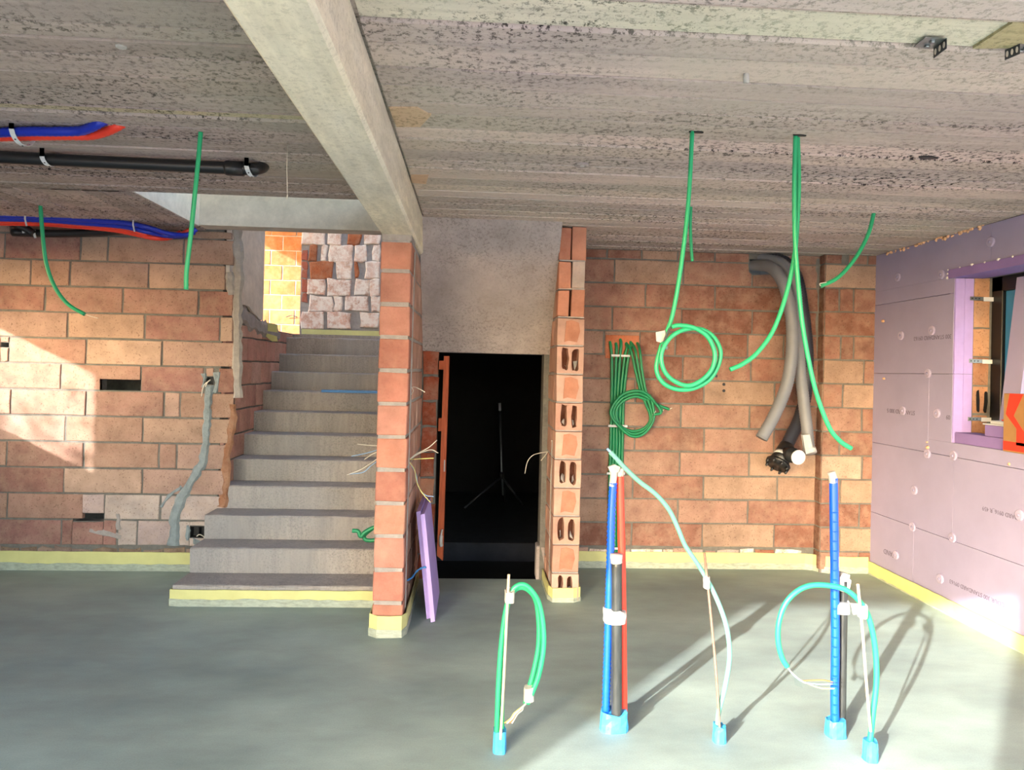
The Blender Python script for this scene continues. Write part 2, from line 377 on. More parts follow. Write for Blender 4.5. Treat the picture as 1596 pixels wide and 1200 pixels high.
# ---- brick helpers: u runs along the wall, n points out of it
def front_y(Y): return lambda u, z, n: (u, Y-n, z)
def front_x(X): return lambda u, z, n: (X-n, u, z)           # faces -x
def front_xr(X): return lambda u, z, n: (X+n, u, z)          # faces +x
def brick(parent, fr, u0, u1, z0, z1, col, mat='brick', proud=.007, j=.003, deep=.03, c=.004):
    pts = []
    cs = [(u0, z0), (u1, z0), (u1, z1), (u0, z1)]
    for i in range(4):
        a, b = cs[i], cs[(i+1) % 4]
        pts.append((a[0]+rnd.uniform(-j, j), a[1]+rnd.uniform(-j, j)))
        t = rnd.uniform(.35, .65); pts.append((a[0]+(b[0]-a[0])*t+rnd.uniform(-j, j), a[1]+(b[1]-a[1])*t+rnd.uniform(-j, j)))
    cu, cz = (u0+u1)/2, (z0+z1)/2; pr = proud+rnd.uniform(-.003, .003)
    hu, hz = max((u1-u0)/2, .01), max((z1-z0)/2, .01)
    inn = [(cu+(p[0]-cu)*(1-c/hu), cz+(p[1]-cz)*(1-c/hz)) for p in pts]
    vs = [fr(p[0], p[1], -deep) for p in pts]+[fr(p[0], p[1], pr-c*.7) for p in pts]+[fr(p[0], p[1], pr) for p in inn]
    fs = [(16, 17, 18, 19, 20, 21, 22, 23)]
    for k in (0, 8): fs += [(k+i, k+(i+1) % 8, k+8+(i+1) % 8, k+8+i) for i in range(8)]
    mb = MB(); mb.add(vs, fs); return mb.build('brick', mat, parent, col)
def brick_poly(parent, fr, pts, col, mat='brick', proud=.007, deep=.03, name='brick'):
    mb = MB(); A = [Vector(fr(p[0], p[1], -deep)) for p in pts]; B = Vector(fr(0, 0, proud))-Vector(fr(0, 0, -deep))
    mb.prism(A, B); return mb.build(name, mat, parent, col)
def holed(bs, holes, Y0, Y1):                                 # a wall sheet (x0,z0,x1,z1) with rectangular holes right through
    m = MB(); x0, z0, x1, z1 = bs
    xs = sorted({x0, x1, *[h[0] for h in holes], *[h[2] for h in holes]}); zs = sorted({z0, z1, *[h[1] for h in holes], *[h[3] for h in holes]})
    for i in range(len(xs)-1):
        for k in range(len(zs)-1):
            cx, cz = (xs[i]+xs[i+1])/2, (zs[k]+zs[k+1])/2
            if any(h[0] < cx < h[2] and h[1] < cz < h[3] for h in holes): continue
            m.box((xs[i], Y0, zs[k]), (xs[i+1], Y1, zs[k+1]))
    return m
TERRA = ['9d7e6e', '967468', 'a48877', '926c61', '9c7b6d', 'ab9181', '926c64', 'a08478']
TERRA2 = ['876154', '906c5e', '825b4d', '987c6b', '8a6659', '7c564a', '937366', '9e8473']
ORANGE = ['b37c69', 'ae7765', 'b68470', 'aa7263', 'b47f70']
PALE = ['b39081', 'af8a7a', 'b79789', 'ad8676']
def pick(pal, v=.08):
    c = lin(rnd.choice(pal)); k = 1+rnd.uniform(-v, v); return (c[0]*k, c[1]*k, c[2]*k, 1)

# ---- left back wall
Z0 = .19; DZ = .1993
def zl(k): return Z0+DZ*k                                     # bed joint lines, k=0 lowest full course
def rect_px(x0, y0, x1, y1, Y):
    a = at(x0, y1, Y); b = at(x1, y0, Y); return (a.x, a.z, b.x, b.z)
hA = rect_px(156, 592, 220, 608, YL); hB = rect_px(114, 800, 162, 812, YL); hC = rect_px(296, 820, 322, 838, YL); hD = rect_px(321, 587, 333, 599, YL); hE = rect_px(2, 534, 14, 541, YL)
wl_ = holed((-4.6, 0, -1.965, 2.66), [hA, hB, hC, hD, hE], YL, YL+.1); wl_.box((-4.6, YL+.6, 0), (-2.11, YL+.64, 1.77)); wl_.box((-2.14, YL+.1, 0), (-2.11, YL+.6, 1.77))
wall_left = struct('wall_left', wl_, 'mortar', 'back left wall of large tan terracotta blocks beside the stairs', 'wall')
ROWS_L = {13: [-95, 18, 130, 205, 300, 362], 12: [-70, 8, 126, 169, 287, 366], 11: [-60, 49, 110, 232, 352], 10: [-40, 71, 192, 310, 364], 9: [-10, 106, 226, 343, 364], 8: [15, 135, 253, 366], 7: [-24, 96, 220, 318, 340, 366], 6: [18, 135, 256, 281, 366], 5: [-14, 103, 223, 359], 4: [-108, 11, 131, 248, 276, 352], 3: [-20, 100, 222, 350], 2: [-106, 12, 131, 163, 250, 349], 1: [-22, 96, 183, 214, 276, 328], 0: [-70, 40, 128, 215, 305]}
LEFTMOST = -175
fy = front_y(YL); G = .007
for k, js in ROWS_L.items():
    z0, z1 = zl(k-1)+G, zl(k)-G
    if k == 13: z1 = 2.64
    if k == 0: continue
    zm = (z0+z1)/2; xs = [X_of(p, zm, YL) for p in js]
    if xs[0] > -4.4: xs = [max(xs[0]-.6, -4.6)]+xs
    for i in range(len(xs)-1):
        a, b = xs[i]+G, xs[i+1]-G
        col = pick(TERRA)
        if k <= 2 and a > -3.1: col = tuple(c*.6+.22 for c in col[:3])+(1,)
        if k == 7 and a < hA[0] < b:     # block broken out for the slot
            brick_poly(wall_left, fy, [(a, z0), (hA[0], z0), (hA[0], hA[3]), (b, hA[3]), (b, z1), (a, z1)], col); continue
        if k == 7 and a < hA[2] < b and a > hA[0]:
            brick(wall_left, fy, hA[2]+.005, b, z0, z1, col); continue
        cut = [h for h in (hB, hC, hD, hE) if a < (h[0]+h[2])/2 < b and z0-.03 < (h[1]+h[3])/2 < z1+.03]
        if cut:
            h = cut[0]
            if h[0]-a > .03: brick(wall_left, fy, a, h[0]-.004, z0, z1, col)
            if b-h[2] > .03: brick(wall_left, fy, h[2]+.004, b, z0, z1, col)
            if z1-h[3] > .02: brick(wall_left, fy, h[0], h[2], h[3]+.004, z1, col)
            if h[1]-z0 > .02: brick(wall_left, fy, h[0], h[2], z0, h[1]-.004, col)
            continue
        brick(wall_left, fy, a, b, z0, z1, col)
# rubble footing course
x = -4.5
while x < -2.05:
    w = rnd.uniform(.07, .2); brick(wall_left, fy, x, min(x+w, -2.0), .02, zl(0)-.006-rnd.uniform(0, .02), tuple(c*.8 for c in pick(['8f7a70', '9a8478', '85705f'])[:3]), j=.012); x += w+.01
def ragged(parent, fr, line, half, mat, name, proud=.014, j=.012):   # mortar smeared along a line of (u, z) points
    L = []; R = []
    P = resample([Vector((p[0]+rnd.uniform(-j, j)*.3, 0, p[1])) for p in line], rnd.choice((.035, .05, .042)))
    for i, p in enumerate(P):
        t = (P[min(i+1, len(P)-1)]-P[max(i-1, 0)]).normalized(); nn = Vector((t.z, 0, -t.x))
        h = half[0]+(half[1]-half[0])*i/max(1, len(P)-1)
        L.append(p+nn*(h+rnd.uniform(-j, j))); R.append(p-nn*(h+rnd.uniform(-j, j)))
    mb = MB(); vs = []; fs = []
    for l, c, r in zip(L, P, R):
        vs += [fr(l.x, l.z, .002), fr((l.x+c.x)/2, (l.z+c.z)/2, proud), fr((r.x+c.x)/2, (r.z+c.z)/2, proud+rnd.uniform(-.004, .004)), fr(r.x, r.z, .002)]
    for i in range(len(P)-1):
        for q in range(3): fs.append((4*i+q, 4*i+q+1, 4*i+q+5, 4*i+q+4))
    mb.add(vs, fs, False); return mb.build(name, mat, parent)
def uz(px, py, Y): p = at(px, py, Y); return (p.x, p.z)
ragged(wall_left, fy, [uz(*p, YL) for p in ((326, 600), (324, 640), (322, 690), (316, 722), (300, 748), (284, 775), (275, 800), (271, 830), (270, 850))], (.03, .045), 'mortar_blue', 'mortar_chase', .02, .01)
ragged(wall_left, fy, [uz(*p, YL) for p in ((313, 842), (310, 850))], (.07, .06), 'mortar_blue', 'mortar_patch', .016)
ragged(wall_left, fy, [uz(*p, YL) for p in ((338, 580), (340, 600), (336, 612))], (.035, .02), 'mortar_blue', 'mortar_patch', .014)
ragged(wall_left, fy, [uz(*p, YL) for p in ((318, 582), (318, 604))], (.015, .015), 'mortar_blue', 'mortar_patch', .014)
ragged(wall_left, fy, [uz(*p, YL) for p in ((292, 818), (293, 842))], (.015, .02), 'mortar_blue', 'mortar_patch', .014)
ragged(wall_left, fy, [uz(*p, YL) for p in ((327, 816), (326, 840))], (.02, .02), 'mortar_blue', 'mortar_patch', .014)
ragged(wall_left, fy, [uz(*p, YL) for p in ((358, 424), (360, 460))], (.035, .03), 'mortar_pale', 'mortar_patch', .012)
ragged(wall_left, fy, [uz(*p, YL) for p in ((369, 352), (372, 420), (370, 480), (369, 540), (371, 620))], (.04, .035), 'mortar_pale', 'mortar_edge', .018, .012)
ragged(wall_left, fy, [uz(*p, YL) for p in ((363, 630), (360, 665), (356, 690), (352, 720), (354, 755), (346, 790))], (.03, .03), 'brick', 'broken_edge', .012, .016).color = (.27, .13, .075, 1)
ragged(wall_left, fy, [uz(*p, YL) for p in ((185, 800), (186, 825))], (.02, .02), 'mortar_pale', 'mortar_patch', .014)
ragged(wall_left, fy, [uz(*p, YL) for p in ((140, 826), (190, 838))], (.03, .02), 'mortar_pale', 'mortar_patch', .012)
ragged(wall_left, fy, [uz(*p, YL) for p in ((252, 790), (262, 775), (285, 758))], (.012, .01), 'mortar_blue', 'mortar_patch', .012)

# ---- stair side wall (faces right) with grey plaster over it
wall_stair = struct('wall_stair_left', boxes(((-2.1, YL+.1, 0), (-1.945, 7.75, 1.95)), ((-2.1, YL+.1, 1.95), (-1.945, 6.6, 4.9))), 'mortar', 'narrow side wall of the staircase, brick below and plaster above', 'wall')
fs_ = front_xr(-1.945)
for k in range(0, 10):
    z0, z1 = .04+k*.2+G, .24+k*.2-G; y = YL+.0+(k % 2)*.13
    while y < 7.7:
        brick(wall_stair, fs_, max(y, YL+.02), min(y+.27, 7.72), z0, min(z1, 1.94), pick(['c69a8c', 'bd8e80', 'cba295', 'b4857a']), deep=.02); y += .28
m = MB()
pl = [(YL+.02, 5.0), (6.6, 5.0), (6.6, 2.02)] + [(6.6-.1*i, 2.02+.018*i+rnd.uniform(-.02, .02)) for i in range(1, 9)] + [(YL+.02, 2.2)]
m.prism([fs_(p[0], p[1], -.01) for p in pl], (.03, 0, 0)); m.build('plaster_coat', 'plaster', wall_stair)
ragged(wall_stair, fs_, [(YL+.03, 2.12), (5.95, 2.06), (6.25, 1.98), (6.6, 1.95), (7.2, 1.90)], (.09, .06), 'mortar_pale', 'mortar_edge', .02, .03)

# ---- old wall on the landing, and the sunlit orange wall beyond it
wall_landing = struct('wall_landing', boxes(((-2.03, 8.4, 1.9), (-.3, 8.7, 5.0))), 'mortar_pale', 'old wall of whitewashed rough bricks at the head of the stairs', 'wall')
fl = front_y(8.4)
def sc(x, y): return (300+x/3.99, 320+y/3.99)
OLD = [(145, 245, [(680, 825), (835, 930), (960, 1050), (1070, 1170)]), (250, 350, [(725, 780), (800, 840), (850, 1000), (1010, 1085), (1120, 1170)]),
       (355, 455, [(730, 875), (895, 995), (1005, 1035), (1075, 1170)]), (460, 560, [(720, 830), (840, 990), (1010, 1100), (1103, 1165)]),
       (565, 660, [(725, 875), (880, 930), (950, 1095), (1110, 1170)]), (670, 765, [(675, 820), (840, 985), (1045, 1165)])]
for (y0, y1, bs) in OLD + [(40, 140, [(690, 800), (815, 960), (975, 1110), (1120, 1200)])]:
    for (x0, x1) in bs:
        a = at(*sc(x0, y1), 8.4); b = at(*sc(x1, y0), 8.4); red = rnd.random() < .22
        brick(wall_landing, fl, a.x, b.x, a.z, b.z, pick(['a8623f', 'b06b4a'] if red else ['dcb6a0', 'e0bfac', 'd4a690']), 'brick' if red else 'old_brick', proud=.02, j=.014, c=.012)
for (y0, y1) in ((280, 340), (350, 395), (400, 450), (460, 540), (548, 602)):
    a = at(*sc(682, y1), 8.4); b = at(*sc(716, y0), 8.4); brick(wall_landing, fl, a.x, b.x, a.z, b.z, pick(['a85a48', 'b06450']), 'brick', proud=.012, j=.008)
wall_orange = struct('wall_landing_far', boxes(((-4.4, 9.8, 1.9), (-1.8, 9.95, 5.0))), 'mortar_pale', 'sunlit wall of bright orange blocks beyond the stair landing', 'wall')
fo = front_y(9.8)
for k in range(10):
    x = -4.3+(k % 2)*.18
    while x < -1.85:
        brick(wall_orange, fo, x+.006, x+.33, 1.96+k*.2+.006, 2.155+k*.2, pick(['9a6440', '935c38', 'a26c48']), 'orange_block', j=.003); x += .337

# ---- right back wall and its pier
hF = rect_px(1168, 398, 1226, 424, YB)
wr = holed((.6, 0, 3.6, 2.66), [(hF[0], hF[1]-.02, hF[2]-.1, 2.60)], YB, YB+.1); wr.box((.6, YB+.3, 0), (3.6, YB+.34, 2.66))
wall_right_back = struct('wall_back', wr, 'mortar', 'back right wall of long terracotta blocks behind the cables', 'wall')
ROWS_R = {13: [860, 946, 1000, 1056, 1114, 1168, None, 1228, 1281], 12: [850, 957.5, 1065, 1172, 1281], 11: [898, 1006, 1114, 1222, 1281], 10: [846, 954, 1062, 1172, 1281], 9: [890, 941, 997, 1052, 1165, 1221, 1281],
          8: [845, 955, 1064, 1170, 1281], 7: [882, 990, 1097, 1207, 1281], 6: [850, 955, 1061, 1168, 1281], 5: [882, 989, 1097, 1206, 1281], 4: [850, 950, 1059, 1167, 1281],
          3: [880, 986, 1096, 1211, 1281], 2: [850, 948, 1056, 1165, 1281], 1: [880, 984, 1094, 1206, 1281]}
fb = front_y(YB); ZR = .176
for k, js in ROWS_R.items():
    z0, z1 = ZR+(k-1)*.199+G, ZR+k*.199-G
    if k == 13: z1 = 2.64
    zm = (z0+z1)/2; xs = [None if p is None else X_of(p, zm, YB) for p in js]
    for i in range(len(xs)-1):
        if xs[i] is None or xs[i+1] is None: continue
        a, b = xs[i]+G, xs[i+1]-G
        if a < .7: a = .62
        col = pick(TERRA2)
        if k == 12 and b > hF[0] and a < hF[0]-.1: brick_poly(wall_right_back, fb, [(a, z0), (b, z0), (b, z0+.1), (hF[0]-.01, z0+.12), (hF[0]-.015, z1), (a, z1)], col); continue
        if k == 12 and a > hF[0]-.05 and a < hF[2]: brick_poly(wall_right_back, fb, [(a, z0), (b, z0), (b, z1), (a+.3, z1), (a+.22, z0+.11), (a, z0+.09)], col); continue
        brick(wall_right_back, fb, a, b, z0, z1, col)
x = .62
while x < 2.8:
    w = rnd.uniform(.08, .25); brick(wall_right_back, fb, x, min(x+w, 2.86), .05, .165-rnd.uniform(0, .015), pick(['9a7f74', 'a58a80', '93604c', 'a89a94']), 'old_brick' if rnd.random() < .4 else 'brick', j=.008); x += w+.012
pier = struct('wall_back_pier', boxes(((2.905, YP, 0), (3.45, YB+.02, 2.66))), 'mortar', 'shallow brick pier in the corner beside the lilac wall', 'wall')
ROWS_P = {13: [1283, 1313, 1322, 1352, 1385], 12: [1283, 1385], 11: [1283, 1308, 1330, 1385], 10: [1283, 1385], 9: [1283, 1310, 1330, 1385], 8: [1283, 1346, 1385], 7: [1283, 1313, 1385], 6: [1283, 1343, 1385],
          5: [1283, 1308, 1366, 1385], 4: [1283, 1343, 1385], 3: [1283, 1309, 1364, 1385], 2: [1283, 1339, 1385], 1: [1283, 1308, 1363, 1385], 0: [1283, 1337, 1385]}
fp = front_y(YP); fpl = front_x(2.905)
for k, js in ROWS_P.items():
    z0, z1 = max(ZR+(k-1)*.199+G, .03), ZR+k*.199-G
    if k == 13: z1 = 2.64
    xs = [X_of(p, (z0+z1)/2, YP) for p in js]; xs[0] = 2.9; xs[-1] = 3.44
    for i in range(len(xs)-1):
        if k == 13 and i == 1: continue
        col = pick(TERRA2 if i else TERRA2+PALE[:1])
        brick(pier, fp, xs[i]+G, xs[i+1]-G, z0, z1, col)
    brick(pier, fpl, YP+.004, YB-.002, z0, z1, tuple(c*.7 for c in pick(TERRA2)[:3]), deep=.01)  # side bricks darkened: shade of the recess put into their colour
ragged(wall_right_back, fb, [(X_of(1276, z, YB), z) for z in (2.62, 2.2, 1.6, 1.0, .5, .15)], (.03, .03), 'mortar', 'mortar_joint', .012, .01)
for (px, py) in ((1112, 577), (1116, 586), (1128, 599), (1128, 609)):
    m = MB(); m.disc(at(px, py, YB-.004), (0, -1, 0), .013, .008, 10); m.build('drilled_hole', 'black_pipe', wall_right_back)

# ---- left brick pier wall (end block stack facing the camera, courses running back to the doorway)
PLX0, PLX1, PLY = -.572, -.392, 4.32
pl_wall = struct('wall_pier_left', boxes(((PLX0+.008, PLY+.008, 0), (PLX1-.008, 5.6, 2.44))), 'mortar_pale', 'free-standing orange brick wall end between stairs and dark doorway', 'wall')
for k in range(12):
    z0, z1 = max(.0, -.002+k*.2+.012), .2+k*.2-.010
    if k == 11: z1 = 2.375
    y = PLY; first = True; L = .29 if k % 2 else .145
    while y < 5.5:
        e = min(y+L, 5.58); mb = MB(); mb.box((PLX0+rnd.uniform(-.002, .002), y+.004, z0), (PLX1+rnd.uniform(-.002, .003), e-.004, z1), .006, .0025)
        mb.build('brick', 'orange_block', pl_wall, pick(ORANGE if first else PALE)); y = e; L = .29; first = False
m = MB(); m.box((PLX0, PLY, 2.38), (PLX1, 4.6, 2.425), .006, .003); m.build('mortar_cap', 'mortar_pale', pl_wall)
ragged(pl_wall, front_xr(PLX1), [(4.47, .05), (4.46, .6), (4.47, 1.3), (4.5, 1.9), (4.55, 2.35)], (.018, .018), 'mortar_pale', 'mortar_chase', .008, .005)
# jamb of the doorway with split bricks
jamb = struct('door_1_jamb', boxes(((-.395, 5.5, 0), (-.27, 5.66, 1.76))), 'mortar', 'narrow brick jamb on the left of the dark doorway', 'door')
for k in range(9):
    brick(jamb, front_y(5.5), -.385, -.275+rnd.uniform(-.01, .01), k*.195+.008, (k+1)*.195-.008, pick(['9a5238', '8f4a34', 'b98a70', 'a8755c']), 'brick', j=.006, proud=.01)

wsr = struct('wall_stair_right', boxes(((-.572, 5.6, 0), (-.562, 8.4, 2.32)), ((-.572, 8.0, 2.3), (-.565, 8.4, 4.9))), 'mortar_pale', 'pale block wall along the right side of the upper stairs', 'wall')
for k in range(12):
    y = 5.6+(k % 2)*.14
    while y < 8.35:
        brick(wsr, front_x(-.572), y+.006, min(y+.284, 8.39), k*.2+.006 if k else .01, k*.2+.194, pick(PALE), 'orange_block', proud=.004, deep=.004, j=.002, c=.002); y += .29
# ---- right pier of hollow blocks
PRX0, PRX1, PRY = .585, .775, 4.99
pr_wall = struct('wall_pier_right', boxes(((PRX0+.008, PRY+.13, 0), (PRX1-.008, YB, 2.66))), 'mortar_pale', 'wall end of hollow terracotta blocks right of the doorway', 'wall')
def slot(cx, cz, hw, hh, n=10):
    out = []
    for k in range(n):
        th = 2*math.pi*k/n; c_, s_ = math.cos(th), math.sin(th)
        out.append((cx+hw*abs(c_)**.6*(1 if c_ > 0 else -1)+rnd.uniform(-.004, .004), cz+hh*abs(s_)**.5*(1 if s_ > 0 else -1)+rnd.uniform(-.007, .007)))
    return out
def hollow_block(parent, x0, x1, y0, y1, z0, z1, slots, col):
    bm = bmesh.new(); loops = [[(x0, z0), (x1, z0), (x1, z1), (x0, z1)]]+slots; edges = []; fronts = []
    for L in loops:
        vs = [bm.verts.new((p[0], y0, p[1])) for p in L]; fronts.append(vs)
        edges += [bm.edges.new((vs[i], vs[(i+1) % len(vs)])) for i in range(len(vs))]
    bmesh.ops.triangle_fill(bm, use_beauty=True, use_dissolve=False, edges=edges)
    for vs in fronts:
        bs = [bm.verts.new((v.co.x, y1, v.co.z)) for v in vs]
        for i in range(len(vs)):
            k = (i+1) % len(vs); bm.faces.new((vs[i], vs[k], bs[k], bs[i]))
    mb = MB(); bm.verts.index_update(); mb.add([v.co.copy() for v in bm.verts], [[v.index for v in f.verts] for f in bm.faces]); bm.free()
    return mb.build('brick', 'orange_block', parent, col)
for k in range(13):
    z0, z1 = k*.2+.005, k*.2+.193
    if k == 12: z1 = 2.635
    xm = (PRX0+PRX1)/2
    if k % 2 == 0 and k < 10:
        zc = (z0+z1)/2+.005; hh = .078; sl = [slot(PRX0+.058, zc+.004, .025+rnd.uniform(-.004, .003), hh, 14), slot(PRX1-.058, zc-.004, .023+rnd.uniform(-.004, .003), hh, 14)]
        if k == 0: sl = [slot(PRX0+.062, .12, .018, .06), slot(PRX1-.062, .12, .018, .06)]
        b = hollow_block(pr_wall, PRX0, PRX1, PRY, PRY+.14, z0, z1, sl, pick(PALE))
        bk = MB(); bk.box((PRX0+.02, PRY+.1, z0+.005), (PRX1-.02, PRY+.135, z1-.005)); o = bk.build('back_web', 'orange_block', b, lin('7a4a38'))
        lump = MB()
        for q in range(2):
            c = Vector((sl[q][0][0]-.018, PRY+.03, zc-hh+.03)); pts = []
            for i in range(6): pts.append(c+Vector((rnd.uniform(-.016, .016), rnd.uniform(-.02, .03), rnd.uniform(-.03, .04))))
            bmx = bmesh.new(); [bmx.verts.new(p) for p in pts]; bmesh.ops.convex_hull(bmx, input=bmx.verts); bmx.verts.index_update()
            lump.add([v.co.copy() for v in bmx.verts], [[v.index for v in f.verts] for f in bmx.faces]); bmx.free()
        lump.build('mortar_lump', 'mortar_pale', b)
    elif k >= 10:                                              # split upper blocks with an open joint between the halves
        g0 = xm-.004+rnd.uniform(-.006, .006)
        for (a, c, co) in ((PRX0, g0-.006, pick(['b07a64', 'a8705c'])), (g0+.008, PRX1, pick(['b07a64', 'a89080'] if k != 11 else ['b3a59c']))):
            mb = MB(); mb.box((a, PRY+rnd.uniform(0, .02), z0), (c, PRY+.14, z1 if a == PRX0 else z1+.01), .005, .004); mb.build('brick', 'orange_block', pr_wall, co)
    else:
        mb = MB(); mb.box((PRX0, PRY, z0), (PRX1, PRY+.14, z1), .004, .003); b = mb.build('brick', 'orange_block', pr_wall, pick(PALE))
        brick_poly(b, front_y(PRY), [(PRX0+.05, z0+.02), (PRX0+.06, z1-.02), (PRX0+.1, z1-.012), (PRX1-.04, z1-.03), (PRX1-.03, z0+.1), (PRX1-.05, z0+.02), (PRX0+.08, z0+.03)], pick(['b27e68', 'a8745e']), 'orange_block', .006, .0, 'broken_web')
    bed = MB(); bed.box((PRX0+.003, PRY+.004, z0-.008), (PRX1-.003, PRY+.14, z0+.001), 0); bed.build('mortar_bed', 'mortar_pale', pr_wall)
    y = PRY+.14; L = .15 if k % 2 else .29
    if k == 12: z1 = 2.64
    while y < YB-.02:
        e = min(y+L, YB); mb = MB(); mb.box((PRX0+rnd.uniform(-.002, .002), y+.004, z0+.003), (PRX1, e-.004, z1-.003), .005, .0025)
        mb.build('brick', 'orange_block', pr_wall, pick(PALE)); y = e; L = .29
ragged(pr_wall, front_x(PRX0), [(5.13, .1), (5.14, .7), (5.13, 1.12)], (.014, .014), 'mortar_pale', 'mortar_chase', .007, .004)
m = MB(); m.box((PRX0-.065, 5.5, 0), (PRX0+.005, 5.64, .26), .008, .003); m.build('door_sill_block', 'soffit', pr_wall)

# sloping concrete soffit over the doorway
m = MB(); m.prism([(-.392, 4.86, 2.66), (-.392, 5.5, 1.745), (-.392, 5.72, 1.745), (-.392, 5.9, 2.66)], (.98, 0, 0))
struct('ceiling_soffit', m, 'soffit', 'sloping pitted concrete soffit above the dark doorway', 'ceiling')
struct('wall_door_right', boxes(((.545, 5.5, 0), (.6, 5.66, 1.76))), 'mortar', 'slim right reveal of the dark doorway', 'wall')

# room behind the doorway, its deep shade put into near-black colours
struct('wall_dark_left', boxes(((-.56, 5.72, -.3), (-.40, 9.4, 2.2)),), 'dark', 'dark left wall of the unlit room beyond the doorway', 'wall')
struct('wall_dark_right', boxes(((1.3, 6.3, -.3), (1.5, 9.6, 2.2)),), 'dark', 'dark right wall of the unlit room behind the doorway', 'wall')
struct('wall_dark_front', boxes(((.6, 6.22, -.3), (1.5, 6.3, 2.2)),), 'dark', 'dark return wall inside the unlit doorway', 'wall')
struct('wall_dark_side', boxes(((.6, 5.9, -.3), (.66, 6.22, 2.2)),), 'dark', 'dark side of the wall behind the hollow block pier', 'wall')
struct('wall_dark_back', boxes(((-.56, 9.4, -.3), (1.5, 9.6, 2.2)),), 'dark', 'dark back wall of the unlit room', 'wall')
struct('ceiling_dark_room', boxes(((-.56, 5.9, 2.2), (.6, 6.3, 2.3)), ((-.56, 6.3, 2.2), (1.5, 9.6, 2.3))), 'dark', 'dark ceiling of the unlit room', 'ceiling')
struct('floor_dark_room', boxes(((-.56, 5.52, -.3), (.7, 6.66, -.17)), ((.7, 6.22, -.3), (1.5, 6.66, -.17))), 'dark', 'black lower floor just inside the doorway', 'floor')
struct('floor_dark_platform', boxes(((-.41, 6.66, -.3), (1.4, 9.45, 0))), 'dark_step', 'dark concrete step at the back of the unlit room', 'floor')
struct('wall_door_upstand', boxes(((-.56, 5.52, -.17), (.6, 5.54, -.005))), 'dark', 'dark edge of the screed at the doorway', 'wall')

# ---- rear and left walls behind the camera, with daylight openings, the right rear one added to brighten the room
struct('wall_rear', boxes(((-4.8, -1.25, 0), (-3.3, -1.0, 2.66)), ((-1.1, -1.25, 0), (.0, -1.0, 2.66)), ((3.1, -1.25, 0), (3.6, -1.0, 2.66)), ((-3.3, -1.25, 2.5), (3.1, -1.0, 2.66))),
       'mortar', 'rear wall behind the camera with two wide patio openings', 'wall')
struct('wall_side_left', boxes(((-4.85, -1.25, 0), (-4.6, 3.4, 2.66)), ((-4.85, 4.54, 0), (-4.6, 5.95, 2.66)), ((-4.85, 3.4, 0), (-4.6, 4.54, 1.55)), ((-4.85, 3.4, 2.42), (-4.6, 4.54, 2.66))),
       'mortar', 'left side wall with one high window opening', 'wall')

# ------------------------------------------------------------------ lilac insulated right wall and its window
wy0 = side_at(1485, 560, XR).y; wz1 = side_at(1485, 432, XR).z; wz0 = side_at(1485, 690, XR).z; wyn = 3.3      # window opening
XI = XR+.075; XF = 3.60
mb = MB(); BZ = [0, .513, 1.09, 1.664, 2.228, 2.645]
def wall_cells(m, x0, x1, ya, yb, za, zb):
    for (a, b, c, d) in ((ya, wyn, za, zb), (wy0, yb, za, zb), (wyn, wy0, za, wz0), (wyn, wy0, wz1, zb)): m.box((x0, a, c), (x1, b, d))
wall_cells(mb, XI, 3.95, -1.2, 6.1, 0, 2.66)
wall_right = struct('wall_right', mb, 'mortar', 'right wall lined with lilac insulation boards around a window', 'wall')
seams = {0: [side_at(1423, 865, XR).y], 1: [side_at(1485.5, 770, XR).y], 2: [side_at(1447, 640, XR).y], 3: [], 4: [side_at(1545, 375, XR).y]}
print('window', wy0, wz0, wz1, seams)
for r in range(5):
    ys = seams[r][:] or [5.4-.01]
    if r == 3: ys = []
    base_y = ys[0] if ys else 5.0
    lst = [YP+.02]+ys
    y = base_y-1.25
    if r == 3: lst = [YP+.02, wy0]; y = wyn
    while y > -1.0: lst.append(y); y -= 1.25
    lst.append(-1.0)
    for i in range(len(lst)-1):
        b, a = lst[i]-.0015, lst[i+1]+.0015; z0, z1 = BZ[r]+.0015, BZ[r+1]-.0015
        if r == 0: z0 = .0
        parts = [(a, b, z0, z1)]
        if z1 > wz0 and z0 < wz1 and a < wy0 and b > wyn:
            parts = []
            if z0 < wz0: parts.append((a, b, z0, wz0))
            if z1 > wz1: parts.append((a, b, wz1, z1))
            if b > wy0: parts.append((wy0, b, max(z0, wz0), min(z1, wz1)))
            if a < wyn: parts.append((a, wyn, max(z0, wz0), min(z1, wz1)))
        for (a_, b_, c_, d_) in parts:
            if b_-a_ < .02 or d_-c_ < .02: continue
            q = MB(); q.box((XR+rnd.uniform(0, .002), a_, c_), (XI, b_, d_), .0015); v = rnd.uniform(.98, 1.02)
            q.build('insulation_board', 'foam_purple', wall_right)
for (px, py) in ((1545, 377), (1468, 428), (1400, 432), (1405, 523), (1453, 515), (1447, 582), (1408, 640), (1461, 644), (1487, 710), (1426, 764), (1423, 821), (1485, 838), (1397, 865), (1466, 902), (1578, 946), (1590, 803), (1446, 707)):
    p = side_at(px, py, XR); q = MB(); q.disc(p, (-1, 0, 0), .034, .012, 14)
    d = q.build('anchor_disc', 'anchor', wall_right); q = MB(); q.disc(p+Vector((-.0125, 0, 0)), (-1, 0, 0), .01, .006, 8); q.build('anchor_pin', 'foam_purple', d)
def blob(parent, pts, mat, name, r=.012):
    q = MB()
    for p in pts:
        bm = bmesh.new(); bmesh.ops.create_icosphere(bm, subdivisions=1, radius=r*rnd.uniform(.6, 1.3)); bm.verts.index_update()
        q.add([p+Vector((v.co.x*rnd.uniform(.5, 1.2), v.co.y*rnd.uniform(.6, 1.8), v.co.z*rnd.uniform(.6, 1.4))) for v in bm.verts], [[v.index for v in f.verts] for f in bm.faces], True); bm.free()
    return q.build(name, mat, parent)
top = []
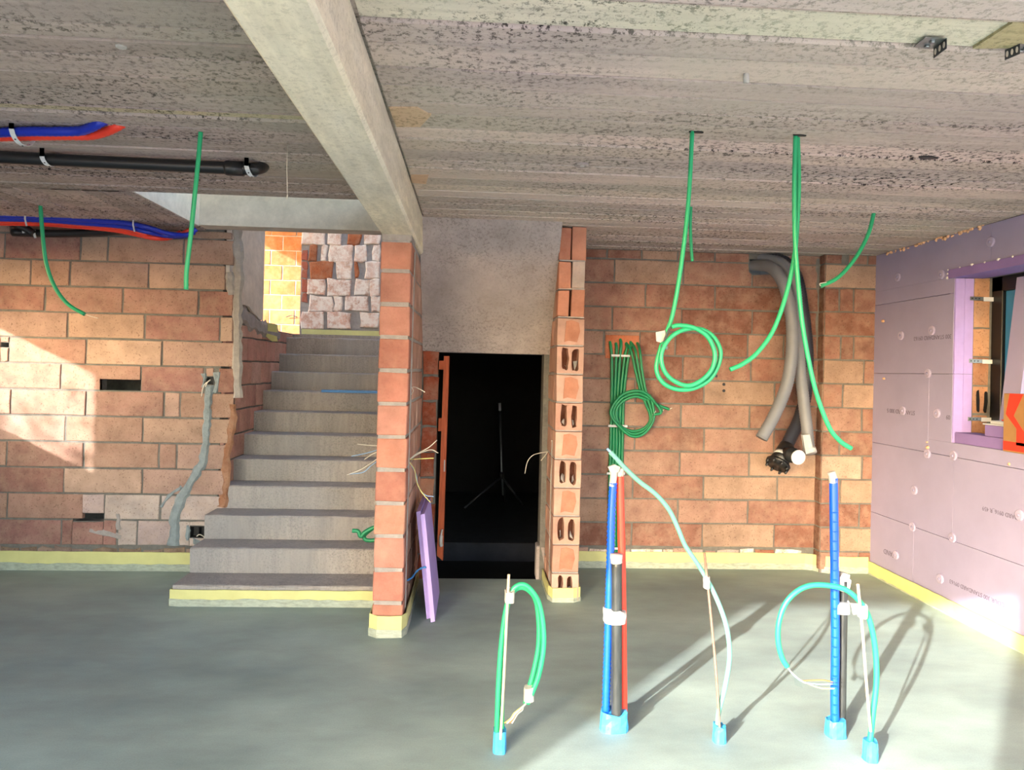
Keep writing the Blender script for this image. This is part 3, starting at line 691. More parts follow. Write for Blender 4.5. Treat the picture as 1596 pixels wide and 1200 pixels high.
for i in range(46):
    px = 1380+rnd.uniform(0, 160); py = 393-(px-1380)*.27; p = side_at(px, py, XR); top.append(Vector((XR, p.y, 2.638+rnd.uniform(-.008, .012))))
blob(wall_right, top, 'pufoam', 'foam_joint', .012)
blob(wall_right, [side_at(1446, 697, XR), side_at(1445, 689, XR), side_at(1446, 710, XR)], 'pufoam', 'foam_plug', .014)
blob(wall_right, [side_at(1573, 723, XR), side_at(1377, 500, XR), side_at(1378, 590, XR)], 'pufoam', 'foam_plug', .013)
def print_text(parent, txt, y, z, size, flip=True, X=XR):
    cu = bpy.data.curves.new('print', 'FONT'); cu.body = txt; cu.size = size; cu.extrude = .0004; cu.align_x = 'LEFT'
    ob = bpy.data.objects.new('tmp', cu); COL.objects.link(ob); dg = bpy.context.evaluated_depsgraph_get(); me = bpy.data.meshes.new_from_object(ob.evaluated_get(dg))
    bpy.data.objects.remove(ob); q = MB()
    for v in me.vertices:                                     # reading direction: towards the viewer (-y) unless turned upside down
        s = -1 if flip else 1; q_ = Vector((X-.0008-v.co.z, y-s*v.co.x, z+s*v.co.y)); q.v.append(q_)
    for f in me.polygons: q.f.append(tuple(f.vertices)); q.sm.append(False)
    o = q.build('printed_text', 'print', parent); return o
def text_from(px0, py0, px1, py1, txt, flip=True, ratio=.62):
    a = side_at(px0, py0, XR); b = side_at(px1, py1, XR); L = abs(a.y-b.y); size = L/(len(txt)*ratio)
    size = min(size, .06)
    print_text(wall_right, txt, (b.y if flip else a.y), (b.z+a.z)/2+ (.5*size if flip else -.5*size), size, flip)
text_from(1522, 795, 1592, 806, 'BOARD 0916_R 459')
text_from(1472, 911, 1566, 937, 'COUR 300 STANDARD 09163')
text_from(1417, 528, 1483, 528, '300 STANDARD 09163')
text_from(1378, 643, 1426, 643, 'STANDARD 300 5')
text_from(1473, 652, 1481, 652, '09')
text_from(1378, 865, 1398, 865, 'STAND')
# reveals: lilac foam returns, raw brick, frame, straps, glass
win = tag(bpy.data.objects.new('window_1', None), 'deep window opening in the lilac wall with an anthracite frame', 'window', None, 'structure'); COL.objects.link(win); win.location = (XF, 4.2, wz0)
q = MB(); q.box((XR-.012, wyn, wz1-.006), (XF-.06, wy0+.05, wz1+.055), .002); q.build('lintel_board', 'foam_purple_deep', win)
blob(win, [Vector((XR-.012, wy0+.05-t*.12, wz1+.056)) for t in range(9)]+[Vector((XR-.01, wy0+.058, wz1+.03)), Vector((XR-.01, wy0+.06, wz1+.0))], 'sealant', 'sealant_bead', .009)
for (z0, z1) in ((wz0, 1.664), (1.666, wz1-.01)):
    for (a, b) in ((XR+.004, XR+.07), (XR+.0715, XR+.135)):
        q = MB(); q.box((a, wy0-.012, z0), (b, wy0+.05, z1), .0015); q.build('reveal_board', 'foam_cut', win)
for k in range(6):
    z0 = wz0+k*.2+.006; brick(win, front_y(wy0), XR+.145, XF-.012, z0, min(z0+.188, wz1), pick(['a5795c', '9c7056', 'ae8466']), deep=.05, proud=.003)
q = MB(); q.box((XR+.135, wy0+.008, wz0), (XF+.1, wy0+.08, wz1)); q.build('mortar_bed', 'mortar', win)
for px_ in range(2):
    pts = slot(XR+.185+px_*.055, wz0+.29, .012, .075); q = MB(); q.prism([(p[0], wy0-.0065, p[1]) for p in pts], (0, .01, 0)); q.build('open_cavity', 'dark', win)
fr = MB(); y1 = wy0-.005
for (a, b, c, d) in ((y1-.10, y1, wz0, wz1), (wyn, wyn+.1, wz0, wz1), (wyn, y1, wz0, wz0+.1), (wyn, y1, wz1-.1, wz1)): fr.box((XF, a, c), (XF+.08, b, d), .003)
fo_ = fr.build('window_frame', 'frame', win); sf = MB()
for (a, b, c, d) in ((y1-.19, y1-.102, wz0+.1, wz1-.1), (wyn+.1, wyn+.18, wz0+.1, wz1-.1), (wyn+.18, y1-.19, wz0+.1, wz0+.18), (wyn+.18, y1-.19, wz1-.18, wz1-.1)): sf.box((XF+.02, a, c), (XF+.07, b, d), .006)
sf.build('window_sash', 'sash', win)
q = MB(); q.box((XF+.045, wyn+.17, wz0+.17), (XF+.055, y1-.18, wz1-.17)); q.build('pane', 'glass', win)
for (py) in (466, 563, 653):
    z = at(1530, py, wy0).z; q = MB(); q.box((XR+.105, wy0-.02, z-.013), (XR+.2, wy0-.016, z+.013), .001); s_ = q.build('anchor_strap', 'steel', win)
    q = MB(); q.box((XR+.2, wy0-.022, z-.017), (XF+.002, wy0-.017, z+.012), .001); q.build('strap_tape', 'white_plastic', s_)
    for i in range(3): q = MB(); q.disc((XR+.118+i*.025, wy0-.0205, z), (0, -1, 0), .005, .002, 8); q.build('strap_hole', 'steel_dark', s_)
by0_ = side_at(1578, 660, XR+.03).y+.004
q = MB(); q.box((XR+.005, by0_, wz0+.001), (XR+.15, wy0-.03, wz0+.075), .003); o = q.build('insulation_sill_board', 'foam_purple_deep'); tag(o, 'long violet foam board lying along the window sill', 'board')
ya = side_at(1537, 668, XR+.02).y
q = MB(); q.box((XR+.01, by0_, wz0+.076), (XR+.17, ya, wz0+.148), .003); o = q.build('foam_offcut', 'foam_purple_deep'); tag(o, 'shorter violet foam block stacked on the sill board', 'board')
q = MB(); q.box((XR+.01, by0_, wz0+.149), (XR+.2, ya+.02, wz0+.157), .001); q.box((XR+.03, by0_, wz0+.157), (XR+.18, ya-.02, wz0+.178), .004); o = q.build('foam_tray', 'white_plastic'); tag(o, 'thin white offcuts lying on the violet block in the window', 'offcut')
q = MB(); q.tube([Vector((XR+.05, ya-.10, wz0+.185)), Vector((XR+.07, ya-.16, wz0+.19)), Vector((XR+.09, ya-.2, wz0+.186))], .006, 8)
o = q.build('marker_pencil', 'red'); tag(o, 'small orange pencil lying on the white offcuts', 'pencil')
# narrow foam board leaning against the frame
zb = wz0-.02+.02; zt = wz1-.03
A = side_at(1554, 658, XR+.205); B = side_at(1583, 420, XR+.235); wv = Vector((0, -.155, 0)); th = Vector((.03, -.002, .004))
q = MB(); P_ = [Vector((XR+.205, A.y, zb+.024)), Vector((XR+.205, A.y-.155, zb+.024)), Vector((XR+.245, B.y-.155, zt)), Vector((XR+.245, B.y, zt))]
q.prism(P_, th); o = q.build('leaning_foam_board', 'foam_purple'); tag(o, 'narrow pale lilac foam board leaning against the window frame', 'board')
# cardboard box with red zigzag
by1 = side_at(1578, 660, XR+.03).y; bz0 = wz0+.005; bz1 = side_at(1578, 613, XR+.03).z
q = MB(); q.box((XR-.02, by1-.42, bz0+.0), (XR+.005, by1, bz1), .002)
o = thing('cardboard_box', (XR+.0, by1-.2, bz0), 'brown cardboard box with red zigzag print standing at the window', 'box')
q = MB(); q.box((XR-.03, by1-.45, wz0+.0), (XR+.24, by1-.0, bz1), .003); q.build('carton', 'cardboard', o)
X_ = XR-.031; h_ = bz1-bz0
q = MB(); q.prism([(X_, by1-.05, bz0+h_), (X_, by1-.16, bz0+h_), (X_, by1-.085, bz0+h_*.62), (X_, by1-.19, bz0+h_*.3), (X_, by1-.19, bz0+h_*.12), (X_, by1-.11, bz0+h_*.12), (X_, by1-.11, bz0+h_*.4), (X_, by1-.02, bz0+h_*.64)], (.001, 0, 0))
q.prism([(X_, by1-.003, bz0+.005), (X_, by1-.44, bz0+.005), (X_, by1-.44, bz0+h_*.17), (X_, by1-.003, bz0+h_*.17)], (.001, 0, 0)); q.build('zigzag_print', 'box_red', o)

# ------------------------------------------------------------------ yellow edge strips
def edge_strip(name, pts, h, label, fy_=.62, closed=False, mat='strip'):
    P = resample([Vector((p[0], p[1], 0)) for p in pts], .07)
    o = thing(name, (P[len(P)//2].x, P[len(P)//2].y, 0), label, 'edge strip')
    def ribbon(z0, z1, off, t, nm, mt, jit=0):
        q = MB(); vs = []; fs = []
        for i, p in enumerate(P):
            d = (P[min(i+1, len(P)-1)]-P[max(i-1, 0)]).normalized(); n_ = Vector((d.y, -d.x, 0)); w = rnd.uniform(-.0015, .0015)
            zz0 = z0+(rnd.uniform(-jit, jit) if z0 > 0 else 0); zz1 = z1+rnd.uniform(-jit, jit)
            a = p+n_*(off+w); b = p+n_*(off+t+w)
            vs += [a+Vector((0, 0, zz0)), b+Vector((0, 0, zz0)), b+Vector((0, 0, zz1)), a+Vector((0, 0, zz1))]
        for i in range(len(P)-1):
            for k in range(4): fs.append((4*i+k, 4*i+(k+1) % 4, 4*i+4+(k+1) % 4, 4*i+4+k))
        fs += [(0, 1, 2, 3), (4*len(P)-1, 4*len(P)-2, 4*len(P)-3, 4*len(P)-4)]
        q.add(vs, fs); return q.build(nm, mt, o)
    ribbon(0, h, .001, .008, 'foam_band', mat, .002)
    ribbon(0, h*(1-fy_), .0095, .003, 'film_skirt', 'skirt', .006)
    return o
edge_strip('edge_strip', [(-4.55, YL-.01), (-3.2, YL-.012), (-1.965, YL-.01)], .145, 'yellow foam edge strip along the foot of the back left wall')
edge_strip('edge_strip', [(.79, YB-.01), (2.86, YB-.01), (2.895, YB-.035), (2.93, YP-.01), (3.31, YP-.012)], .135, 'yellow foam edge strip along the foot of the back right wall')
edge_strip('edge_strip', [(3.318, YP-.02), (3.318, 3.0), (3.318, .5)], .105, 'plain yellow edge strip running along the foot of the lilac wall', .9)
r_ = .03
def wrap(x0, x1, y0, yb):
    return [(x0, yb), (x0, y0+r_), (x0+r_*.3, y0+r_*.3), (x0+r_, y0), (x1-r_, y0), (x1-r_*.3, y0+r_*.3), (x1, y0+r_), (x1, yb)]
edge_strip('edge_strip', [(PLX0-.012, 4.835)]+wrap(PLX0-.012, PLX1+.016, PLY-.012, 5.3)[1:], .13, 'yellow foam strip wrapped around the foot of the orange brick pier')
edge_strip('edge_strip', wrap(PRX0-.012, PRX1+.01, PRY-.012, 5.46), .10, 'yellow foam strip wrapped around the foot of the hollow block pier', .7)
o = edge_strip('edge_strip', [(-2.0, 8.385), (-.56, 8.385)], .085, 'yellow foam strip at the foot of the whitewashed wall on the landing', .98); o.location.z = 1.95
q = MB(); a = at(415, 515, 6.9); 
q.prism([at(405, 500, 6.75), at(432, 506, 6.75), at(432, 518, 6.75), at(404, 514, 6.75)], (0, .02, 0)); o = q.build('foam_offcut', 'strip'); tag(o, 'folded yellow foam strip end on the ledge beside the stairs', 'offcut')
q = MB(); q.prism([at(404, 516, 6.73), at(431, 524, 6.73), at(432, 532, 6.73), at(424, 532, 6.73)], (0, .02, 0)); q2 = q.build('strip_tail', 'strip', o)

# ------------------------------------------------------------------ staircase
st = thing('staircase', (-1.26, 4.86, 0), 'raw concrete staircase climbing between the brick walls', 'stairs')
Rz, Tr = .177, .26
def step(i):
    z1 = .136+Rz*i; y0 = 4.86+Tr*i+(.025 if i else 0); z0 = 0 if i < 4 else z1-Rz*1.6
    y1 = y0+Tr+.03; x0, x1 = (-1.955 if i > 3 else (-1.965+.0*i)), -.58
    if i > 2: x0 = -1.938
    n = 14; prof = [(y0+.03, z0), (y0+.006, max(z0, z1-Rz+.0)), (y0, z1-.012), (y0+.004, z1-.004), (y0+.014, z1), (y1, z1), (y1, z0)]
    q = MB(); vs = []; fs = []; m_ = len(prof)
    for k in range(n+1):
        x = x0+(x1-x0)*k/n
        for j, (y, z) in enumerate(prof):
            jj = rnd.uniform(-.004, .004) if 1 <= j <= 4 else 0
            vs.append((x, y+jj, z+(jj*.6 if 2 <= j <= 4 else 0)))
    for k in range(n):
        for j in range(m_): fs.append((k*m_+j, k*m_+(j+1) % m_, (k+1)*m_+(j+1) % m_, (k+1)*m_+j))
    fs += [tuple(range(m_)), tuple(range(n*m_, n*m_+m_))[::-1]]
    q.add(vs, fs); return q.build('step', 'step', st)
for i in range(11): step(i)
edge_strip('edge_strip', [(-1.972, 5.0), (-1.972, 4.852), (-1.965, 4.85), (-.6, 4.85)], .11, 'yellow foam strip fixed across the front of the lowest step', .55)

# ------------------------------------------------------------------ cables, pipes and ducts
def tube_part(px, Y, r, name, mat, parent=None, k=8, n=8, rib=None, step=None, pts=None):
    P = pts or path(px, Y, k)
    if step: P = resample(P, step)
    q = MB(); q.tube(P, r, n, True, rib); return q.build(name, mat, parent)
def band(parent, px, py, Y, r, h, mat, name='tape_band', ax=None, flare=0):
    c = at(px, py, Y); ax = Vector(ax or (0, 0, 1)).normalized()
    q = MB(); q.tube([c-ax*h/2, c-ax*h*.2, c+ax*h*.2, c+ax*h/2], [r*(1+flare), r*1.03, r*.97, r*(1-flare)], 10); return q.build(name, mat, parent)
def wrap_tape(parent, c, rx, ry, h, mat, name='tape_wrap', taper=.08, seed=3):      # crumpled tape wrapped flat around several pipes
    rr = random.Random(seed); q = MB(); vs = []; n = 14; L = 4
    for j in range(L):
        z = h*j/(L-1)
        for k in range(n):
            th = 2*math.pi*k/n; c_, s_ = math.cos(th), math.sin(th); w = 1-taper*j/(L-1)+rr.uniform(-.05, .05)
            vs.append((c[0]+rx*w*(abs(c_)**.7)*(1 if c_ > 0 else -1), c[1]+ry*w*(abs(s_)**.7)*(1 if s_ > 0 else -1), c[2]+z+(rr.uniform(-.008, .008) if j else 0)))
    fs = [(j*n+k, j*n+(k+1) % n, (j+1)*n+(k+1) % n, (j+1)*n+k) for j in range(L-1) for k in range(n)]+[tuple(range(n))[::-1], tuple(range((L-1)*n, L*n))]
    q.add(vs, fs); return q.build(name, mat, parent)
GRP = None
def cable(name, px, Y, r, mat, label, cat='cable', group=None, **kw):
    o = tube_part(px, Y, r, name, mat, None, **kw); return tag(o, label, cat, group)
def ceil_d(px, py): return floor_at(px, py, ZC).y

# hanging from the ceiling
d1 = ceil_d(312, 205)
cable('hanging_conduit', [(313, 204), (309, 250), (303, 310), (297, 370), (291, 420), (290, 451)], d1, .0105, 'green', 'straight mint conduit hanging from the ceiling left of the beam', 'conduit')
d2 = ceil_d(63, 320)
c_ = cable('hanging_conduit', [(63, 319), (66, 360), (72, 410), (86, 448), (106, 474), (132, 490)], d2, .013, 'green', 'mint conduit curving from the ceiling in front of the left brick wall', 'conduit')
tube_part([(130, 489), (142, 493), (153, 496)], d2, .0025, 'bare_wire', 'wire_white', c_)
d3 = ceil_d(1079, 204)
th = [(1079, 203), (1074, 300), (1066, 380), (1056, 450), (1047, 495), (1038, 520), (1028, 548), (1023, 575), (1032, 595), (1052, 606), (1078, 606), (1103, 594), (1118, 573), (1123, 548), (1112, 525), (1092, 513), (1066, 514), (1044, 527), (1031, 551), (1034, 575), (1048, 592), (1072, 601), (1094, 592), (1110, 574), (1114, 550), (1103, 525), (1082, 511), (1060, 507), (1047, 509)]
P = spline([at(x, y, d3-.012*(i/len(th))*2-(.02 if i > 15 else 0)) for i, (x, y) in enumerate(th)], 7)
c_ = tag(tube_part(None, 0, .0095, 'coiled_conduit', 'green', pts=P), 'mint conduit hanging from the ceiling and wound into a loose ring', 'conduit')
tube_part([(1050, 509), (1044, 512), (1038, 524), (1035, 533)], d3-.03, .004, 'tie_wire', 'steel_dark', c_)
band(c_, 1035, 541, d3-.015, .016, .014, 'steel', 'cable_tie', (.3, 0, 1))
q = MB(); q.prism([at(1022, 518, d3-.02), at(1036, 515, d3-.02), at(1038, 528, d3-.02), at(1030, 534, d3-.02), at(1023, 532, d3-.02)], (.004, .004, .002)); q.build('paper_tag', 'tape_white', c_)
d4 = ceil_d(1077, 322)
cable('hanging_conduit', [(1077, 320), (1076, 350), (1077, 380), (1079, 407)], d4, .010, 'green', 'short mint conduit stub hanging behind the coiled one', 'conduit')
d5 = ceil_d(1242, 210)
cable('hanging_conduit', [(1243, 208), (1245, 280), (1243, 340), (1238, 400), (1225, 460), (1205, 515), (1180, 550), (1158, 567), (1138, 576)], d5+.03, .010, 'green', 'mint conduit swinging left in front of the grey ducts', 'conduit')
cable('hanging_conduit', [(1240, 208), (1238, 290), (1239, 370), (1243, 430), (1250, 500), (1260, 560), (1273, 615), (1292, 665), (1309, 687), (1327, 699)], d5, .010, 'green', 'longest mint conduit dropping past the grey ducts to the right', 'conduit')
d6 = ceil_d(1362, 332)
c_ = cable('hanging_conduit', [(1362, 331), (1355, 360), (1342, 388), (1325, 413), (1304, 434), (1279, 446)], d6, .0125, 'green', 'mint conduit curving from the ceiling near the lilac wall', 'conduit')
tube_part([(1279, 446), (1278, 442), (1288, 440)], d6-.01, .003, 'bare_wire', 'wire_white', c_)

# red and blue sleeves and the drain pipe under the left ceiling
def near_ceiling(px, z): return [floor_at(x, y, zz) for (x, y, zz) in px]
c_ = tag(tube_part(None, 0, .0215, 'pipe_sleeve', 'navy', pts=resample(spline(near_ceiling([(-30, 208, 2.62), (40, 205, 2.62), (90, 205, 2.62), (125, 204, 2.625), (145, 197, 2.635), (158, 190, 2.65), (166, 187, 2.67)], 0), 8), .012), rib=.05), 'deep blue pipe sleeve running under the ceiling at far left', 'pipe')
c_ = tag(tube_part(None, 0, .0215, 'pipe_sleeve', 'red', pts=resample(spline(near_ceiling([(-30, 214, 2.615), (40, 212, 2.615), (100, 211, 2.615), (140, 211, 2.62), (165, 205, 2.632), (182, 197, 2.648), (194, 190, 2.67)], 0), 8), .012), rib=.05), 'red pipe sleeve running under the ceiling beside the blue one', 'pipe')
def hanger(px, py, z, w, label, mat='white_plastic'):
    p = floor_at(px, py, z); q = MB(); pts = []
    for k in range(9):
        th = math.pi*k/8; pts.append(p+Vector((0.004*k, -math.cos(th)*w, -math.sin(th)*w)))
    pts = [Vector((pts[0].x, pts[0].y, 2.652))]+pts+[Vector((pts[-1].x, pts[-1].y, 2.652))]
    vs = []; fs = []
    for t in pts: vs += [t+Vector((-.011, 0, 0)), t+Vector((.011, 0, 0)), t+Vector((.011, 0, -.002)), t+Vector((-.011, 0, -.002))]
    for i in range(len(pts)-1):
        for k in range(4): fs.append((4*i+k, 4*i+(k+1) % 4, 4*i+4+(k+1) % 4, 4*i+4+k))
    q.add(vs, fs); o = q.build('hanger_strap', mat); tag(o, label, 'strap'); 
    for k in (2, 4, 6):
        h = MB(); h.disc(pts[k+1]+Vector((0, 0, -.002)), (0, -.5, -1), .004, .002, 8); h.build('strap_hole', 'steel_dark', o)
    return o
hanger(30, 207, 2.622, .055, 'perforated white strap holding the red and blue sleeves')
pb = near_ceiling([(-40, 243, 2.60), (100, 250, 2.60), (250, 257, 2.60), (380, 263, 2.60), (398, 263, 2.602), (408, 261, 2.625), (411, 258, 2.66)], 0)
dr = tag(tube_part(None, 0, .031, 'drain_pipe', 'black_pipe', pts=spline(pb, 6), n=14), 'long black drain pipe strapped under the left part of the ceiling', 'pipe')
q = MB(); e0, e1 = pb[2].lerp(pb[3], .78), pb[3]; q.tube([e0, e0.lerp(e1, .1), e1], [.036, .038, .037], 14); q.build('pipe_socket', 'black_pipe', dr)
hanger(72, 247, 2.603, .036, 'perforated white strap on the left of the black drain pipe')
hanger(388, 262, 2.603, .041, 'perforated white strap at the bent end of the drain pipe')
# sleeves and pipes along the head of the left back wall
Yb = 5.0
for i, (pxs, mat, lab) in enumerate([
    ([(-30, 336), (60, 338), (130, 343), (190, 347), (230, 354), (262, 364), (292, 366), (306, 357)], 'navy', 'upper blue sleeve along the head of the left brick wall'),
    ([(-30, 341), (60, 343), (130, 348), (190, 353), (228, 361), (255, 367), (285, 368), (303, 362)], 'navy', 'second blue sleeve tied under the upper one on the left wall'),
    ([(-30, 345), (60, 346), (130, 350), (190, 356), (222, 364), (250, 369), (278, 367), (296, 358)], 'red', 'upper red sleeve bundled with the blue ones on the left wall'),
    ([(-30, 348), (60, 349), (120, 353), (180, 359), (215, 366), (240, 371), (262, 371), (282, 362)], 'red', 'lower red sleeve sagging at the head of the left wall')]):
    P = [at(x, y, 5.26+.03*i+(.2 if x > 240 else .1)) for (x, y) in pxs]
    tag(tube_part(None, 0, .0175, 'pipe_sleeve', mat, pts=resample(spline(P, 6), .016), rib=.03), lab, 'pipe')
for (x, y, lab) in ((44, 343, 'white tie on the sleeve bundle at far left of the wall head'), (211, 352, 'white tie where the sleeve bundle starts to fan out')):
    p = at(x, y, 5.36); q = MB(); q.tube([p+Vector((0, -.035, .045)), p+Vector((.004, -.045, 0)), p+Vector((.012, -.035, -.05))], .006, 6); tag(q.build('cable_tie', 'white_plastic'), lab, 'cable tie')
bp = tag(tube_part([(20, 362), (90, 364), (150, 362), (205, 359), (236, 362)], 5.55, .03, 'drain_pipe', 'black_pipe', n=12), 'black pipe stub lying along the top of the left brick wall', 'pipe')
tag(tube_part([(-30, 338), (10, 346), (40, 356), (52, 364)], 5.5, .027, 'drain_pipe', 'black_pipe', n=12), 'short black pipe slanting down at the far left wall head', 'pipe')
for (x, y) in ((40, 358), (58, 366), (184, 357), (217, 364), (224, 366)):
    p = at(x, y, 5.55); q = MB(); q.tube([p+Vector((0, -.034, .03)), p+Vector((0, -.036, 0)), p+Vector((.006, -.03, -.03))], .009, 6); q.build('pipe_clip', 'white_plastic', bp)

# grey and black ducts out of the wall head
def duct(px, r, mat, label, ribs=True):
    P = resample(spline([at(*p) for p in px], 10), .011); return tag(tube_part(None, 0, r, 'flexible_duct', mat, pts=P, n=14, rib=.045 if ribs else None), label, 'duct')
dk = duct([(1172, 414, 5.9), (1186, 414, 5.8), (1200, 416, 5.68), (1214, 429, 5.58), (1226, 456, 5.52), (1234, 500, 5.5), (1234, 550, 5.5), (1226, 600, 5.5), (1208, 645, 5.48), (1187, 683, 5.46)], .047, 'grey_duct', 'grey corrugated duct whose end hangs furthest left')
duct([(1176, 403, 5.93), (1196, 404, 5.85), (1220, 412, 5.75), (1238, 440, 5.66), (1243, 500, 5.64), (1246, 560, 5.62), (1252, 620, 5.6), (1258, 670, 5.58), (1261, 700, 5.56)], .045, 'grey_duct', 'grey corrugated duct with its end taped flat')
dd = duct([(1174, 402, 5.96), (1200, 402, 5.86), (1225, 410, 5.8), (1242, 435, 5.77), (1252, 490, 5.77), (1258, 550, 5.77), (1256, 610, 5.76), (1247, 650, 5.74), (1234, 678, 5.70), (1224, 700, 5.66)], .05, 'black_duct', 'dark corrugated duct ending in a black fitting')
e = at(1261, 703, 5.55); q = MB(); q.prism([at(1251, 678, 5.5), at(1262, 677, 5.5), at(1268, 704, 5.5), at(1256, 708, 5.5)], (0, .03, 0)); q.build('tape_end', 'tape_grey', bpy.data.objects['flexible_duct.001'])
q = MB(); q.tube([at(1261, 699, 5.55), at(1263, 706, 5.53)], .052, 12); q.build('tape_cap', 'tape_grey', bpy.data.objects['flexible_duct.001'])
a = at(1227, 694, 5.67); b = at(1213, 722, 5.60); ax = (b-a).normalized()
fit = thing('duct_fitting', b, 'black duct fitting with prongs and a white capped branch', 'pipe fitting')
q = MB(); q.tube([a, a.lerp(b, .25), a.lerp(b, .55), b], [.058, .064, .066, .085], 16); q.build('body', 'black_pipe', fit)
q = MB(); q.tube([b, b+ax*.02], [.098, .095], 16); q.build('flange', 'black_pipe', fit)
side = ax.orthogonal().normalized()
for k in range(8):
    th = 2*math.pi*k/8; n_ = (side*math.cos(th)+ax.cross(side)*math.sin(th)); q = MB(); q.tube([b+n_*.085, b+n_*.084+ax*.045], [.014, .009], 6); q.build('prong', 'black_pipe', fit)
m0 = a.lerp(b, .38); c1 = at(1245, 713, 5.42)
q = MB(); bx = (c1-m0).normalized(); q.tube([m0, m0.lerp(c1, .45), m0.lerp(c1, .46), m0.lerp(c1, .62), m0.lerp(c1, .63), m0.lerp(c1, .95)], [.05, .05, .062, .062, .055, .055], 18); br = q.build('branch', 'black_pipe', fit)
q = MB(); q.disc(m0.lerp(c1, .95), bx, .058, .012, 20); q.build('white_cap', 'white_plastic', br)
q = MB(); q.tube([a.lerp(b, .5), a.lerp(b, .68)], [.069, .072], 16); q.build('tape_band', 'tape_grey', fit)

# green cable bundle fixed to the back wall
Yw = YB-.03
tops = [(952, 535), (961, 537), (968, 531), (977, 537), (984, 535)]
feet = [(953, 862), (957, 863), (961, 864), (965, 864), (969, 863)]
B0 = []
for i, ((tx, ty), (bx_, by_)) in enumerate(zip(tops, feet)):
    pts = [(tx-1.5, ty-3, YB+.02), (tx-1, ty-1, YB-.015), (tx, ty+6, Yw), (955+i*4.6+(tx-955-i*4.6)*.5, 560, Yw-.002*i), (953.5+i*4.6, 620, Yw), (951.5+i*4.6, 700, Yw), (950+i*4.6, 760, Yw), (949.5+i*4.6, 830, Yw), (949.5+i*4.6, 889, Yw)]
    cable('wall_conduit', pts, Yw, .0125, 'green_dark', 'deep green upright conduit on the back wall, '+['leftmost of five', 'second of five from the left', 'middle one of five', 'fourth of five from the left', 'rightmost of five'][i], 'conduit', 'upright green conduits on the back wall')
for j in range(3):
    o_ = 4.2*j
    loop = [(975+o_*1.6, 533-j, YB+.02), (977+o_*2, 536, YB-.02), (984+o_*1.6, 548), (991+o_*1.2, 580), (999+o_, 612), (1006+o_, 628-o_), (1014+o_*.6, 652), (1004, 667+o_), (984, 672+o_*.9), (966-o_*.4, 662), (960-o_, 642), (970-o_*.4, 626-o_), (990, 618-o_*1.1), (1010, 624-o_), (1030, 633+o_), (1043-3*o_, 638+o_)]
    P = spline([at(p[0], p[1], p[2] if len(p) > 2 else Yw-.05-.02*j-(.012 if i > 11 else 0)) for i, p in enumerate(loop)], 7)
    c_ = tag(tube_part(None, 0, .0115, 'coiled_conduit', 'green_dark', pts=P), ['deep green conduit looped in a ring beside the upright bundle, innermost turn', 'deep green conduit looped in a ring beside the bundle, middle turn', 'deep green conduit looped in a ring beside the bundle, outer turn'][j], 'conduit')
    q = MB(); q.tube([P[-1], P[-1]+Vector((.02, -.01, .012+.01*j))], .003, 6); q.build('bare_wire', 'wire_white', c_)
for (x0, x1, y, lab) in ((953, 966, 554, 'white tie at the top left of the green conduit bundle'), (968, 982, 554.5, 'white tie at the top right of the green conduit bundle'), (948, 978, 664, 'white tie across the middle of the green conduit bundle'), (946, 974, 738, 'white tie on the bundle behind the taped pipe ends'), (947, 973, 855, 'lowest white tie across the green conduit bundle')):
    q = MB(); q.box(tuple(at(x0, y+1.5, Yw-.02)), tuple(at(x1, y-1.5, Yw-.02)+Vector((0, .006, 0))), .001); o = q.build('cable_tie', 'white_plastic'); tag(o, lab, 'cable tie')
m = MB(); m.box((at(943, 560, YB).x, YB-.0145, at(943, 558, YB).z), (at(995, 560, YB).x, YB-.009, at(943, 522, YB).z), .002); o = m.build('brick', 'brick', wall_right_back, lin('b86a48'))

# ------------------------------------------------------------------ pipes, conduits and rods standing in the screed
def onfloor(px, py): return floor_at(px, py, 0)
# group one: blue pipe, wrapped grey pipe, red pipe
b0 = onfloor(957, 1134); Yg = b0.y
def pipe_px(pts, Y): return [at(x, y, Y) for (x, y) in pts]
bl = tag(tube_part(None, 0, .0175, 'corrugated_pipe', 'blue', pts=resample(spline(pipe_px([(944, 1126), (945, 1080), (948, 980), (951, 880), (953, 800), (956, 752)], Yg), 6)+[], .010), n=12, rib=.11), 'tall blue corrugated pipe with a white taped top, left of its group', 'pipe')
tube_part([(954.5, 758), (956.5, 742), (957, 728)], Yg, .0165, 'tape_cap', 'tape_white', bl, n=10)
q = MB(); q.prism([at(948, 728, Yg-.015), at(958, 724, Yg-.015), at(967, 728, Yg-.015), at(964, 736, Yg-.015), at(952, 737, Yg-.015)], (0, .02, 0)); q.build('tape_flap', 'tape_white', bl)
fp_ = tag(tube_part([(961, 1120), (961, 1050), (961, 960), (961, 872)], Yg-.024, .0245, 'wrapped_pipe', 'foil', n=12), 'grey film-wrapped pipe standing between the blue and red pipes', 'pipe')
tube_part([(961, 877), (960.5, 870), (961, 863)], Yg-.024, [.0275]*8+[.029]*8+[.027], 'torn_tape_cap', 'tape_white', fp_, n=10)
rd = tag(tube_part([(972, 1120), (971.5, 1050), (970.5, 950), (969, 860), (967, 780), (966.5, 740)], Yg+.016, .0175, 'red_pipe', 'red', n=12), 'tall smooth red pipe with a white taped top', 'pipe')
tube_part([(966.5, 742), (966.5, 736), (967, 729)], Yg+.016, .018, 'tape_cap', 'tape_white', rd, n=10)
o = wrap_tape(None, at(958, 968, Yg-.004), .050, .052, .052, 'tape_white', 'tape_wrap', .0, 4); tag(o, 'white tape wrapped round the middle of the blue and red pipe group', 'tape')
o = wrap_tape(None, Vector((b0.x-.003, Yg-.004, 0)), .066, .058, .078, 'tape_blue', 'tape_wrap', .1, 5); tag(o, 'wide blue tape collar at the foot of the blue and red pipes', 'tape')
